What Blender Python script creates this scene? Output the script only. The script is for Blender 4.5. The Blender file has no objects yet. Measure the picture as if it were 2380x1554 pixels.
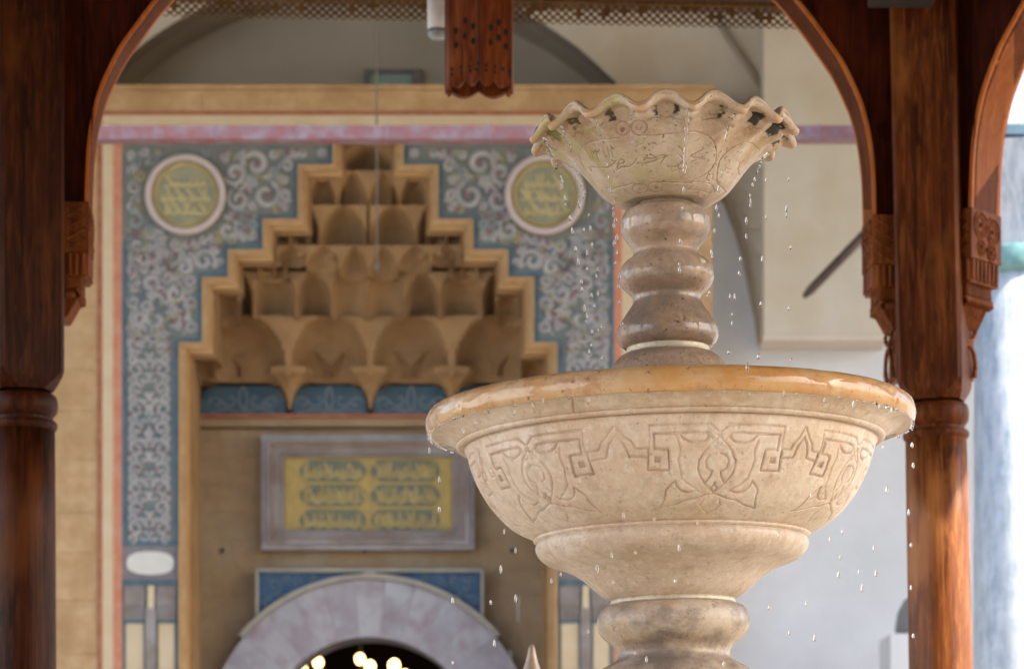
import bpy, math, random
import numpy as np
from mathutils import Vector, Matrix, noise as mnoise
from mathutils.geometry import tessellate_polygon

R = math.radians
S = bpy.context.scene
COL = S.collection
FPX = 6600.0          # focal length in picture units (2380 wide)
HV = 2049.0           # horizon row in those units
EYE = 1.6

def P(u, v, d):
    return ((u - 1190.0) * d / FPX, d, EYE + (HV - v) * d / FPX)

# ------------------------------------------------------------------ camera
cam = bpy.data.cameras.new('camera')
camo = bpy.data.objects.new('camera', cam)
COL.objects.link(camo)
camo.location = (0, 0, EYE)
camo.rotation_euler = (R(90), 0, 0)
cam.sensor_width = 36.0
cam.lens = FPX / 2380.0 * 36.0
cam.shift_y = (HV - 777.0) / 2380.0
cam.clip_start = 0.05
cam.clip_end = 500
cam.dof.use_dof = True
cam.dof.focus_distance = 5.72
cam.dof.aperture_fstop = 6.8
S.camera = camo

# ------------------------------------------------------------------ light
SUN_AZ = R(-16)     # angle of the sun from +X towards +Y
SUN_EL = R(33)
w = bpy.data.worlds.new('World')
S.world = w
w.use_nodes = True
nt = w.node_tree
bg = nt.nodes['Background']
sky = nt.nodes.new('ShaderNodeTexSky')
sky.sky_type = 'NISHITA'
sky.sun_disc = False
sky.sun_elevation = SUN_EL
sky.sun_rotation = R(90) - SUN_AZ
sky.air_density = 1.0
sky.dust_density = 2.0
nt.links.new(sky.outputs[0], bg.inputs[0])
bg.inputs[1].default_value = 0.15
sun = bpy.data.lights.new('sun', 'SUN')
sun.energy = 5.0
sun.angle = R(0.6)
sun.color = (1.0, 0.92, 0.80)
suno = bpy.data.objects.new('sun', sun)
COL.objects.link(suno)
sd = Vector((math.cos(SUN_EL) * math.cos(SUN_AZ), math.cos(SUN_EL) * math.sin(SUN_AZ), math.sin(SUN_EL)))
suno.rotation_euler = sd.to_track_quat('Z', 'Y').to_euler()
suno.location = (20, 5, 15)
S.view_settings.view_transform = 'Standard'
S.view_settings.look = 'None'
S.view_settings.gamma = 1.0
S.view_settings.exposure = 1.63
S.view_settings.use_curve_mapping = False
S.render.engine = 'CYCLES'
S.cycles.use_denoising = True
try:
    S.cycles.denoiser = 'OPENIMAGEDENOISE'
except Exception:
    pass
S.cycles.max_bounces = 8
S.cycles.diffuse_bounces = 5
S.cycles.glossy_bounces = 4
S.cycles.transmission_bounces = 6
S.cycles.sample_clamp_indirect = 6.0
S.cycles.caustics_reflective = False
S.cycles.caustics_refractive = False

# ------------------------------------------------------------------ materials
class NB:
    def __init__(s, name):
        s.m = bpy.data.materials.new(name)
        s.m.use_nodes = True
        s.t = s.m.node_tree
        s.b = s.t.nodes['Principled BSDF']
        s.tc = s.t.nodes.new('ShaderNodeTexCoord').outputs['Object']
    def n(s, typ, **kw):
        x = s.t.nodes.new(typ)
        for k, v in kw.items():
            setattr(x, k, v)
        return x
    def l(s, a, b):
        s.t.links.new(a, b)
    def map(s, scale=(1, 1, 1), rot=(0, 0, 0), loc=(0, 0, 0)):
        m = s.n('ShaderNodeMapping')
        m.inputs['Scale'].default_value = scale
        m.inputs['Rotation'].default_value = rot
        m.inputs['Location'].default_value = loc
        s.l(s.tc, m.inputs[0])
        return m.outputs[0]
    def noise(s, scale, detail=5, rough=0.6, vec=None, dist=0.0, lo=0.35, hi=0.65):
        x = s.n('ShaderNodeTexNoise')
        x.inputs['Scale'].default_value = scale
        x.inputs['Detail'].default_value = detail
        x.inputs['Roughness'].default_value = rough
        x.inputs['Distortion'].default_value = dist
        s.l(vec or s.tc, x.inputs['Vector'])
        r = s.n('ShaderNodeMapRange')
        r.inputs['From Min'].default_value = lo
        r.inputs['From Max'].default_value = hi
        s.l(x.outputs['Fac'], r.inputs['Value'])
        return r.outputs[0]
    def mul(s, a, k):
        x = s.n('ShaderNodeMath', operation='MULTIPLY')
        s.l(a, x.inputs[0])
        if isinstance(k, (int, float)):
            x.inputs[1].default_value = k
        else:
            s.l(k, x.inputs[1])
        return x.outputs[0]
    def mix(s, fac, a, b):
        x = s.n('ShaderNodeMix', data_type='RGBA')
        if isinstance(fac, (int, float)):
            x.inputs[0].default_value = fac
        else:
            s.l(fac, x.inputs[0])
        for i, c in ((6, a), (7, b)):
            if isinstance(c, tuple):
                x.inputs[i].default_value = (*c, 1)
            else:
                s.l(c, x.inputs[i])
        return x.outputs[2]
    def attr(s, name):
        x = s.n('ShaderNodeAttribute')
        x.attribute_name = name
        return x.outputs['Fac']
    def out(s, col, rough=0.7, bump=None, dist=0.002, coat=0.0, metal=0.0, strength=0.5, spec=0.5, coat_rough=0.05):
        b = s.b
        if isinstance(col, tuple):
            b.inputs['Base Color'].default_value = (*col, 1)
        else:
            s.l(col, b.inputs['Base Color'])
        if isinstance(rough, (int, float)):
            b.inputs['Roughness'].default_value = rough
        else:
            s.l(rough, b.inputs['Roughness'])
        b.inputs['Specular IOR Level'].default_value = spec
        b.inputs['Metallic'].default_value = metal
        if isinstance(coat, (int, float)):
            b.inputs['Coat Weight'].default_value = coat
        else:
            s.l(coat, b.inputs['Coat Weight'])
        b.inputs['Coat Roughness'].default_value = coat_rough
        if bump is not None:
            x = s.n('ShaderNodeBump')
            x.inputs['Strength'].default_value = strength
            x.inputs['Distance'].default_value = dist
            s.l(bump, x.inputs['Height'])
            s.l(x.outputs[0], b.inputs['Normal'])
        return s.m

def simple(name, c1, c2, scale=6, rough=0.8, bs=60, dist=0.002, coat=0, c3=None, s3=1.5, metal=0, cr=.08, strength=.5):
    n = NB(name)
    col = n.mix(n.noise(scale), c1, c2)
    if c3:
        col = n.mix(n.mul(n.noise(s3, 3, lo=.45, hi=.7), .8), col, c3)
    return n.out(col, rough, n.noise(bs, 6, lo=0, hi=1), dist, coat, metal, strength, coat_rough=cr)

def stone_mat(name, base, warm, pale, speck=.55, wet=0.0, rough=.55, greens=0.0, grey=0.0, extra=False, s_dark=1.0):
    n = NB(name)
    col = n.mix(n.noise(7, 6, .7, lo=.38, hi=.62), base, warm)
    col = n.mix(n.mul(n.noise(3.2, 6, .7, vec=n.map(loc=(3, 7, 1)), lo=.46, hi=.64), .85), col, pale)
    col = n.mix(n.mul(n.noise(26, 6, .75, vec=n.map(loc=(3, 1, 6)), lo=.47, hi=.66), .45), col, tuple(x * .66 for x in warm))
    col = n.mix(n.mul(n.noise(60, 4, .7, vec=n.map(loc=(3, 1, 9)), lo=.50, hi=.66), .35), col, tuple(min(.8, x * 1.22) for x in pale))
    # vertical drip stains
    col = n.mix(n.mul(n.noise(4, 4, .6, vec=n.map(scale=(9, 9, 1.1), loc=(4, 4, 0)), lo=.54, hi=.70), .35), col, (.34, .24, .14))
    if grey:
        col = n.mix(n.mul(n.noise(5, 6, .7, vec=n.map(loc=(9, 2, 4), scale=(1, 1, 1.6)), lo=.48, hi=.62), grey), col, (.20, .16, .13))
    if greens:
        col = n.mix(n.mul(n.noise(9, 4, vec=n.map(loc=(1, 5, 8)), lo=.52, hi=.68), greens), col, (.42, .39, .13))
    fl = n.noise(120, 3, .6, lo=.60, hi=.66)
    gate = n.noise(16, 3, .6, vec=n.map(loc=(2, 2, 2)), lo=.46, hi=.6)
    col = n.mix(n.mul(n.mul(fl, gate), speck), col, (.10, .06, .035))
    fl2 = n.noise(48, 2, .5, vec=n.map(loc=(5, 1, 0)), lo=.735, hi=.76)
    col = n.mix(n.mul(fl2, min(1, speck * 1.2)), col, (.07, .045, .03))
    if extra:
        col = n.mix(n.mul(n.attr('dirt'), .9), col, (.24, .10, .045))
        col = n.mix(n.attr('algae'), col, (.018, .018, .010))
        col = n.mix(n.attr('moss'), col, (.38, .36, .10))
        col = n.mix(n.attr('rust'), col, (.52, .26, .085))
        col = n.mix(n.attr('brown'), col, (.20, .085, .04))
    h = n.noise(70, 7, .65, lo=0, hi=1)
    coat = n.mul(n.noise(12, 3, .5, lo=.3, hi=.6), wet) if wet else 0.0
    return n.out(col, rough, h, .004, coat, 0, .45, coat_rough=.035)

M = {}
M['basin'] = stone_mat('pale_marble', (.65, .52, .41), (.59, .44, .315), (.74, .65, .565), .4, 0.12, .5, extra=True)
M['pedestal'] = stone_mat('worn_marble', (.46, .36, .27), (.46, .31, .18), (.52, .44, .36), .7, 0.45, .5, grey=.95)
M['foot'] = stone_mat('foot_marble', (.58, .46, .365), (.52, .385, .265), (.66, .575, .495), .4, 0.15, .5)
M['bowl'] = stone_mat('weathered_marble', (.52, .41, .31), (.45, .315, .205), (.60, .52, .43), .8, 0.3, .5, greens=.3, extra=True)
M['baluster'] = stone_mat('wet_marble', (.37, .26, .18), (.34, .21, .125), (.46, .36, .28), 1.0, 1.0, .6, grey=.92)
M['ring'] = stone_mat('limescale_ring', (.62, .54, .42), (.55, .45, .28), (.66, .60, .50), .3, 0.8, .4)

n = NB('iron_stained_lip')
c = n.mix(n.noise(9, 5), (.46, .205, .042), (.56, .33, .12))
c = n.mix(n.mul(n.noise(4, 4, vec=n.map(loc=(4, 0, 2)), lo=.46, hi=.62), .75), c, (.56, .41, .25))
c = n.mix(n.mul(n.noise(15, 6, .75, vec=n.map(loc=(1, 8, 2)), lo=.5, hi=.62), .6), c, (.36, .15, .035))
c = n.mix(n.noise(38, 6, .7, lo=.66, hi=.76), c, (.27, .10, .03))
c = n.mix(n.mul(n.noise(95, 2, .5, lo=.68, hi=.71), .7), c, (.12, .05, .02))
M['lip'] = n.out(c, .6, n.noise(30, 5, lo=0, hi=1), .0025, .95, 0, .3, coat_rough=.05)

M['lipmark'] = simple('rough_lip_underside', (.42, .32, .25), (.16, .10, .07), 30, .6, 80, .006, .6)

def wood(name, dark, mid, light, rough=.42, coat=.25, rot=(0, 0, 0), knots=.6):
    n = NB(name)
    v = n.map(scale=(9, 9, .8), rot=rot)
    g = n.noise(2.2, 7, .62, vec=v, dist=1.2, lo=.36, hi=.66)
    col = n.mix(g, dark, mid)
    v2 = n.map(scale=(60, 60, 1.6), rot=rot)
    g2 = n.noise(2, 5, .6, vec=v2, lo=.45, hi=.7)
    col = n.mix(n.mul(g2, .4), col, tuple(x * .45 for x in dark))
    col = n.mix(n.mul(n.noise(2.1, 3, vec=n.map(scale=(3, 3, 1.1), loc=(1, 4, 2), rot=rot), lo=.52, hi=.72), .75), col, light)
    col = n.mix(n.mul(n.noise(5, 4, .6, vec=n.map(loc=(7, 3, 1)), lo=.62, hi=.72), knots), col, (.012, .006, .004))
    v3 = n.map(scale=(38, 38, .55), rot=rot, loc=(3, 5, 2))
    ck = n.noise(2.4, 4, .55, vec=v3, dist=.4, lo=.665, hi=.70)
    col = n.mix(n.mul(ck, .85), col, (.010, .004, .002))
    v4 = n.map(scale=(26, 26, 2.2), rot=rot, loc=(8, 1, 2))
    col = n.mix(n.mul(n.noise(2.2, 6, .7, vec=v4, dist=.8, lo=.5, hi=.68), .45), col, tuple(min(.8, x * 1.25) for x in light))
    return n.out(col, rough, g2, .0025, coat, 0, .5, spec=.07, coat_rough=.2)
M['wood'] = wood('dark_red_timber', (.034, .0075, .0018), (.140, .034, .0072), (.26, .092, .022), .45, .05)
M['wood_x'] = wood('dark_red_timber', (.030, .0055, .0018), (.13, .029, .007), (.22, .075, .018), .45, .06)
M['wood_shaft'] = wood('brown_timber_shaft', (.085, .022, .006), (.24, .075, .020), (.42, .17, .055), .38, .22)
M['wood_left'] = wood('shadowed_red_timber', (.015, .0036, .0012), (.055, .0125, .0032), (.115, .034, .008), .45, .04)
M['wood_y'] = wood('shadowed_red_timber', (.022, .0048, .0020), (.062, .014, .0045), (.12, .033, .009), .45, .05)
M['soffit'] = wood('bounce_lit_soffit_timber', (.38, .105, .024), (.48, .15, .036), (.52, .19, .055), .5, .05, knots=.25)  # same timber, with bounce light put into a lighter orange colour
M['carve'] = wood('carved_timber', (.10, .026, .007), (.24, .070, .018), (.34, .12, .036), .5, .05, knots=.4)
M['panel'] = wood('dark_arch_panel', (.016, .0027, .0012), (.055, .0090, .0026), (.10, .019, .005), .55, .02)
M['pend'] = wood('pendant_timber', (.085, .018, .005), (.17, .040, .010), (.30, .09, .028), .45, .08)
M['valance'] = wood('valance_timber', (.10, .055, .022), (.17, .095, .035), (.22, .13, .055), .6, 0)
M['hole'] = simple('bore_shade', (.006, .003, .002), (.012, .006, .004), 30, .9)  # near-black colour stands for the shade inside bored holes
M['roofwood'] = simple('roof_boards', (.05, .022, .012), (.09, .04, .02), 3, .6)
M['lead'] = simple('lead_roof', (.16, .17, .18), (.22, .23, .24), 2, .5)

M['ochre'] = simple('ochre_stone', (0.396, 0.254, 0.125), (0.482, 0.340, 0.194), 9, .85, 14, .02, c3=(0.327, 0.202, 0.095), s3=2.2, strength=.7)
M['ochre2'] = simple('ochre_ashlar', (0.310, 0.215, 0.120), (0.258, 0.176, 0.099), 7, .85, 14, .02, c3=(0.310, 0.249, 0.172), s3=2.2, strength=.7)
M['ochre3'] = simple('ochre_frame', (0.395, 0.227, 0.088), (0.454, 0.294, 0.139), 5, .8, 40, .004)
M['muq'] = simple('ochre_muqarnas', (0.218, 0.122, 0.049), (0.302, 0.181, 0.082), 4, .85, 40, .005, c3=(0.218, 0.134, 0.063), s3=2.5)
M['muqd'] = simple('ochre_muqarnas_shaded', (0.202, 0.113, 0.049), (0.260, 0.160, 0.076), 4, .85, 40, .005, c3=(0.185, 0.113, 0.055), s3=2.5)  # darker copy of the ochre, recess shade put into the colour
M['cream'] = simple('cream_band', (0.554, 0.470, 0.336), (0.504, 0.403, 0.260), 6, .85)
M['redline'] = simple('dark_red_line', (.26, .085, .05), (.36, .15, .09), 12, .85)
M['redband'] = simple('brick_red_band', (.45, .16, .09), (.50, .25, .17), 9, .85)
M['blue'] = simple('teal_painted_ground', (0.075, 0.128, 0.158), (0.145, 0.176, 0.185), 7, .8, c3=(0.202, 0.202, 0.167), s3=1.6)
M['bluegrn'] = simple('greygreen_painted_ground', (0.119, 0.136, 0.132), (0.185, 0.185, 0.154), 7, .8, c3=(0.092, 0.114, 0.128), s3=2)
M['navy'] = simple('deep_blue_border', (.05, .10, .145), (.09, .15, .19), 8, .8)
M['lapis'] = simple('blue_spandrel', (.018, .058, .125), (.035, .095, .18), 16, .7)
M['lunblue'] = simple('blue_lunette', (.03, .07, .11), (.055, .105, .145), 9, .75)
M['white'] = simple('grey_white_scrolls', (0.361, 0.357, 0.365), (0.277, 0.281, 0.298), 9, .8)
M['mauve'] = simple('mauve_scrolls', (.17, .09, .10), (.23, .14, .15), 9, .8)
M['yell'] = simple('yellow_scrolls', (.30, .27, .15), (.25, .235, .15), 9, .8)
M['tealsc'] = simple('grey_teal_scrolls', (.17, .215, .235), (.22, .26, .275), 9, .8)
M['pinkring'] = simple('pinkgrey_marble_ring', (.50, .43, .42), (.42, .36, .37), 6, .6)
M['gold'] = simple('aged_gold', (.42, .33, .12), (.33, .265, .11), 14, .5, 60, .004, c3=(.48, .39, .19), s3=8)
M['goldc'] = simple('carved_gold', (.41, .29, .075), (.31, .23, .075), 18, .5, 60, .004)
M['dteal'] = simple('dark_teal_ground', (.10, .125, .105), (.16, .16, .10), 9, .7)
M['discteal'] = simple('tarnished_disc', (.20, .215, .165), (.30, .28, .17), 9, .6)
M['palegold'] = simple('pale_faded_gold', (.46, .40, .22), (.38, .34, .18), 14, .6)
M['framem'] = simple('grey_marble_frame', (.225, .20, .19), (.165, .13, .115), 6, .6, c3=(.29, .285, .30), s3=2.5)
M['frameb'] = simple('brown_marble_frame', (.22, .15, .115), (.30, .24, .21), 5, .6)
M['marble_a'] = simple('white_arch_marble', (0.352, 0.365, 0.414), (0.264, 0.246, 0.286), 3.2, .55, 40, .002, c3=(0.220, 0.172, 0.207), s3=5.5)
M['marble_b'] = simple('mauve_arch_marble', (0.308, 0.299, 0.339), (0.352, 0.356, 0.396), 3.6, .55, 40, .002, c3=(0.220, 0.163, 0.198), s3=6)
M['greystone'] = simple('grey_moulding', (.24, .24, .22), (.32, .30, .26), 6, .8)
M['oval'] = simple('white_oval', (0.581, 0.581, 0.546), (0.510, 0.528, 0.510), 8, .7)
M['darktile'] = simple('dark_grey_tile', (.13, .12, .135), (.19, .175, .19), 9, .7)
M['plaster'] = simple('white_plaster', (.57, .61, .675), (.52, .555, .61), 2.2, .9, 25, .004)
M['plaster_u'] = simple('stained_plaster', (0.458, 0.427, 0.370), (0.510, 0.480, 0.422), 2.6, .9, 25, .004, c3=(0.440, 0.378, 0.290), s3=1.7)
M['plaster_d'] = simple('shaded_vault_plaster', (0.336, 0.315, 0.269), (0.378, 0.353, 0.302), 1.6, .9, 25, .004)  # beige plaster with the deeper vault shade put into its colour
M['plaster_s'] = simple('shaded_arch_soffit', (0.260, 0.231, 0.185), (0.302, 0.269, 0.218), 2.5, .9, 25, .004)  # plaster darkened to carry the shadow band under the arch
n = NB('streaked_white_marble')
c = n.mix(n.noise(3, 7, .75, vec=n.map(scale=(7, 7, 1.2)), lo=.45, hi=.68), (.50, .54, .58), (.20, .27, .34))
c = n.mix(n.mul(n.noise(9, 6, .7, lo=.5, hi=.66), .5), c, (.62, .70, .78))
M['colmarble'] = n.out(c, .45, n.noise(30, 5, lo=0, hi=1), .003)
M['bronze'] = simple('verdigris_bronze', (.10, .24, .25), (.20, .36, .36), 12, .5)
M['pinkwood'] = simple('pink_tie_beam', (0.264, 0.092, 0.096), (0.224, 0.144, 0.168), 14, .7, 40, .004, c3=(0.272, 0.248, 0.296), s3=10)
M['bluewood'] = simple('blue_tie_beam', (.06, .12, .17), (.09, .16, .22), 7, .7)
M['darkwood'] = simple('dark_pole_wood', (.035, .022, .018), (.07, .04, .03), 12, .6)
M['dark'] = simple('dark_metal', (.02, .02, .02), (.04, .035, .03), 12, .5)
M['cable'] = simple('grey_cable', (.10, .085, .065), (.14, .12, .09), 20, .7)
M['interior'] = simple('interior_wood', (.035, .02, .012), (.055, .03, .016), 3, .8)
M['whitemetal'] = simple('white_lamp_housing', (.75, .76, .78), (.70, .71, .74), 9, .4)
M['greymetal'] = simple('grey_lamp_glass', (.22, .25, .29), (.27, .30, .33), 9, .3)
M['paving'] = simple('courtyard_paving', (.29, .245, .19), (.24, .20, .16), 3, .8, c3=(.33, .29, .235), s3=.8)
M['frost'] = simple('teal_glass', (.30, .42, .40), (.22, .34, .33), 6, .3)
M['finial'] = simple('finial_metal', (.50, .38, .30), (.38, .28, .22), 12, .35, metal=.3)

n = NB('globe_glass')
n.b.inputs['Emission Color'].default_value = (1.0, .62, .22, 1)
n.b.inputs['Emission Strength'].default_value = 3.2
M['globe'] = n.out((.9, .8, .6), .4)
n = NB('water_clear')
n.b.inputs['Transmission Weight'].default_value = 1.0
n.b.inputs['IOR'].default_value = 1.333
M['water'] = n.out((1, 1, 1), .0)
n = NB('pool_water_surface')
M['pool'] = n.out((.10, .13, .12), .05, n.noise(14, 3, lo=0, hi=1), .01)

# ------------------------------------------------------------------ mesh helpers
class MB:
    def __init__(s):
        s.v = []; s.f = []
    def add(s, vs, fs):
        o = len(s.v)
        s.v += [tuple(x) for x in vs]
        s.f += [tuple(i + o for i in f) for f in fs]
        return s
    def box(s, x0, x1, y0, y1, z0, z1):
        return s.add([(x0, y0, z0), (x1, y0, z0), (x1, y1, z0), (x0, y1, z0), (x0, y0, z1), (x1, y0, z1), (x1, y1, z1), (x0, y1, z1)],
                     [(0, 3, 2, 1), (4, 5, 6, 7), (0, 1, 5, 4), (1, 2, 6, 5), (2, 3, 7, 6), (3, 0, 4, 7)])
    def bev(s, x0, x1, y0, y1, z0, z1, b):
        # box with a chamfered front (y0) face
        return s.add([(x0, y0 + b, z0), (x1, y0 + b, z0), (x1, y0 + b, z1), (x0, y0 + b, z1),
                      (x0 + b, y0, z0 + b), (x1 - b, y0, z0 + b), (x1 - b, y0, z1 - b), (x0 + b, y0, z1 - b),
                      (x0, y1, z0), (x1, y1, z0), (x1, y1, z1), (x0, y1, z1)],
                     [(4, 5, 6, 7), (0, 1, 5, 4), (1, 2, 6, 5), (2, 3, 7, 6), (3, 0, 4, 7), (0, 8, 9, 1), (1, 9, 10, 2), (2, 10, 11, 3), (3, 11, 8, 0), (8, 11, 10, 9)])
    def prism(s, poly, y0, y1):
        """poly in (x, z); front at y0, back at y1"""
        n = len(poly)
        tri = tessellate_polygon([[Vector((p[0], p[1], 0)) for p in poly]])
        vs = [(x, y0, z) for x, z in poly] + [(x, y1, z) for x, z in poly]
        fs = [tuple(t) for t in tri] + [tuple(i + n for i in t[::-1]) for t in tri]
        fs += [(i, (i + 1) % n, (i + 1) % n + n, i + n) for i in range(n)]
        return s.add(vs, fs)
    def lathe(s, prof, seg=64, cx=0, cy=0, cap=True, a0=0, a1=2 * math.pi):
        full = abs(a1 - a0 - 2 * math.pi) < 1e-6
        m = seg if full else seg + 1
        vs = []
        for r, z in prof:
            for j in range(m):
                a = a0 + (a1 - a0) * j / seg
                vs.append((cx + r * math.cos(a), cy + r * math.sin(a), z))
        fs = []
        for i in range(len(prof) - 1):
            for j in range(seg):
                k = (j + 1) % m
                fs.append((i * m + j, i * m + k, (i + 1) * m + k, (i + 1) * m + j))
        if cap and full:
            fs.append(tuple(range(m))[::-1])
            fs.append(tuple((len(prof) - 1) * m + j for j in range(m)))
        return s.add(vs, fs)
    def tube(s, pts, rad, seg=8):
        pts = [Vector(p) for p in pts]
        vs = []; nn = len(pts)
        up0 = Vector((0, 0, 1))
        for i, p in enumerate(pts):
            d = (pts[min(i + 1, nn - 1)] - pts[max(i - 1, 0)])
            if d.length < 1e-9: d = Vector((0, 0, 1))
            d.normalize()
            up = up0 if abs(d.z) < .9 else Vector((1, 0, 0))
            a = d.cross(up).normalized(); b = d.cross(a).normalized()
            r = rad[i] if isinstance(rad, (list, tuple)) else rad
            for j in range(seg):
                t = 2 * math.pi * j / seg
                vs.append(p + a * (r * math.cos(t)) + b * (r * math.sin(t)))
        fs = []
        for i in range(nn - 1):
            for j in range(seg):
                k = (j + 1) % seg
                fs.append((i * seg + j, i * seg + k, (i + 1) * seg + k, (i + 1) * seg + j))
        fs.append(tuple(range(seg))[::-1])
        fs.append(tuple((nn - 1) * seg + j for j in range(seg)))
        return s.add(vs, fs)
    def ribbon(s, pts, wid, y, h=.008):
        """pts in (x, z); flat raised band, front at y, back at y + h"""
        nn = len(pts); vs = []
        for i in range(nn):
            ax, az = pts[max(i - 1, 0)]; bx, bz = pts[min(i + 1, nn - 1)]
            dx, dz = bx - ax, bz - az
            L = math.hypot(dx, dz) or 1
            nx, nz = -dz / L, dx / L
            ww = wid[i] if isinstance(wid, (list, tuple)) else wid
            x, z = pts[i]
            vs += [(x + nx * ww, y + h, z + nz * ww), (x + nx * ww * .5, y, z + nz * ww * .5),
                   (x - nx * ww * .5, y, z - nz * ww * .5), (x - nx * ww, y + h, z - nz * ww)]
        fs = []
        for i in range(nn - 1):
            for j in range(3):
                fs.append((i * 4 + j, i * 4 + j + 1, i * 4 + 5 + j, i * 4 + 4 + j))
        return s.add(vs, fs)
    def disc(s, cx, cz, r, y, h=.006, seg=10, rz=None):
        return s.prism([(cx + r * math.cos(2 * math.pi * i / seg), cz + (rz or r) * math.sin(2 * math.pi * i / seg)) for i in range(seg)], y, y + h)
    def mesh(s, name):
        me = bpy.data.meshes.new(name)
        me.from_pydata(s.v, [], s.f)
        me.validate()
        return me
    def build(s, name, mat, parent=None, smooth=False, auto=None):
        me = s.mesh(name)
        me.materials.append(mat)
        fixn(me)
        if smooth or auto is not None:
            me.shade_smooth()
            if auto is not None:
                me.set_sharp_from_angle(angle=R(auto))
        return link(name, me, parent)

import bmesh
def fixn(me):
    bm = bmesh.new(); bm.from_mesh(me)
    bmesh.ops.recalc_face_normals(bm, faces=bm.faces)
    bm.to_mesh(me); bm.free()

def link(name, me, parent=None):
    o = bpy.data.objects.new(name, me)
    COL.objects.link(o)
    if parent: o.parent = parent
    return o

def tag(o, label=None, cat=None, group=None, kind=None):
    if label: o['label'] = label
    if cat: o['category'] = cat
    if group: o['group'] = group
    if kind: o['kind'] = kind
    return o

def empty(name, loc=(0, 0, 0), rot=(0, 0, 0)):
    o = bpy.data.objects.new(name, None)
    COL.objects.link(o)
    o.location = loc; o.rotation_euler = rot
    return o

def copy_tree(o, parent=None):
    c = o.copy(); COL.objects.link(c)
    if parent: c.parent = parent
    for ch in [x for x in list(COL.objects) if x.parent == o]:
        copy_tree(ch, c)
    return c

def X(u, d): return (u - 1190.0) * d / FPX
def Z(v, d): return EYE + (HV - v) * d / FPX
def px(poly, d): return [(X(u, d), Z(v, d)) for u, v in poly]
def pbox(mb, u0, u1, v0, v1, y0, y1, ref=None):
    d = ref or y0
    return mb.box(X(u0, d), X(u1, d), y0, y1, Z(v1, d), Z(v0, d))
def arc(cu, cv, r, a0, a1, n=24):
    return [(cu + r * math.cos(R(a0 + (a1 - a0) * i / n)), cv - r * math.sin(R(a0 + (a1 - a0) * i / n))) for i in range(n + 1)]

rnd = random.Random(7)

# ================================================================== SETTING
g = MB().box(-80, 80, -60, 80, -.3, 0)
tag(g.build('ground', M['paving']), 'pale stone courtyard paving under the pavilion', kind='structure')

# unseen walls added left and behind to bounce sun and block front sky
m = MB(); m.box(-13.6, -13, -16, 14, 0, 7.5); m.box(-13.75, -12.85, -16, 14, 7.5, 7.8)
tag(m.build('added_bounce_wall', M['plaster']), 'unseen high white wall added far left of the pavilion to bounce sunlight', 'wall')
m = MB(); m.box(-13, 16, -14.6, -14, 0, 11); m.box(-13, 16, -14.7, -13.9, 11, 11.3)
tag(m.build('added_sky_blocker', simple('sky_blocker_wall', (.20, .17, .14), (.26, .22, .18), 1.5, .9)), 'unseen tall brown wall added opposite the portal to block front sky', 'building')

# ------------------------------------------------------------------ mosque wall (shaded by the porch)
YP = 20.0      # portal face
YW = 20.35     # main wall face
mw = tag(empty('mosque_wall', (0, YW, 0)), 'white plaster mosque wall with vaulted recess behind the painted portal', 'wall')
def sub(mb, name, mat, parent, **kw):
    """mesh given in world coordinates, parented to an empty without rotation"""
    o = mb.build(name, mat, parent, **kw)
    l = parent.matrix_basis.translation if not parent.parent else parent.matrix_basis.translation + parent.parent.matrix_basis.translation
    for vtx in o.data.vertices:
        vtx.co = vtx.co - l
    return o
# right part of the wall, from portal edge outwards
m = MB(); m.box(X(1640, YW), 14, YW, YW + .6, 0, Z(470, YW))
sub(m, 'plaster_face', M['plaster'], mw)
m = MB(); m.box(-14, X(70, YW), YW, YW + .6, 0, 7.4)
sub(m, 'plaster_face', M['plaster'], mw)
# upper wall with the big arch opening
CU, CV, RO = 832, 760, 826
arcp = arc(CU, CV, RO, 138, 42, 40)
poly = [(-3200, 207), (CU - 2000, 207)] + []
poly = [(arcp[0][0], 300)] + arcp + [(arcp[-1][0], 300)]
top = -700
outer = px([(-1500, 300)] + [(arcp[0][0], 300)] + arcp + [(arcp[-1][0], 300), (1640, 300), (1640, 470), (4400, 470), (4400, top), (-1500, top)], YW)
sub(MB().prism(outer, YW + .001, YW + .25), 'spandrel_wall', M['plaster_u'], mw)
# soffit of the arch
m = MB(); YL = YW + .62
pts = px(arcp, YW)
for i in range(len(pts) - 1):
    (x0, z0), (x1, z1) = pts[i], pts[i + 1]
    m.add([(x0, YW + .004, z0), (x1, YW + .004, z1), (x1, YL, z1), (x0, YL, z0)], [(0, 1, 2, 3)])
sub(m, 'arch_soffit', M['plaster_s'], mw)
m = MB(); m.box(-6.5, 5.5, YL, YL + .3, 6.0, 10)
sub(m, 'lunette', M['plaster_d'], mw)
# little window low in the lunette
wf = MB()
for (a, b, c_, d_) in ((846, 979, 160, 170), (846, 856, 170, 230), (958, 979, 170, 230)):
    pbox(wf, a, b, c_, d_, YL - .05, YL)
wf = sub(wf, 'window', M['darktile'], mw)
pn = MB(); pbox(pn, 856, 958, 170, 230, YL - .02, YL - .001, YL - .05)
pn = pn.build('pane', M['frost'], wf)
for vtx in pn.data.vertices: vtx.co.y -= YW
# square pier projecting from the wall
YC = YW - .38
m = MB(); pbox(m, 1776, 2062, -500, 781, YC, YW, YC)
sub(m, 'plaster_pier', M['plaster_u'], mw)
m = MB(); pbox(m, 1774, 2064, 781, 790, YC - .01, YW, YC)
sub(m, 'pier_sill', simple('pink_plaster_sill', (.52, .45, .40), (.57, .50, .45), 3, .9), mw)
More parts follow.
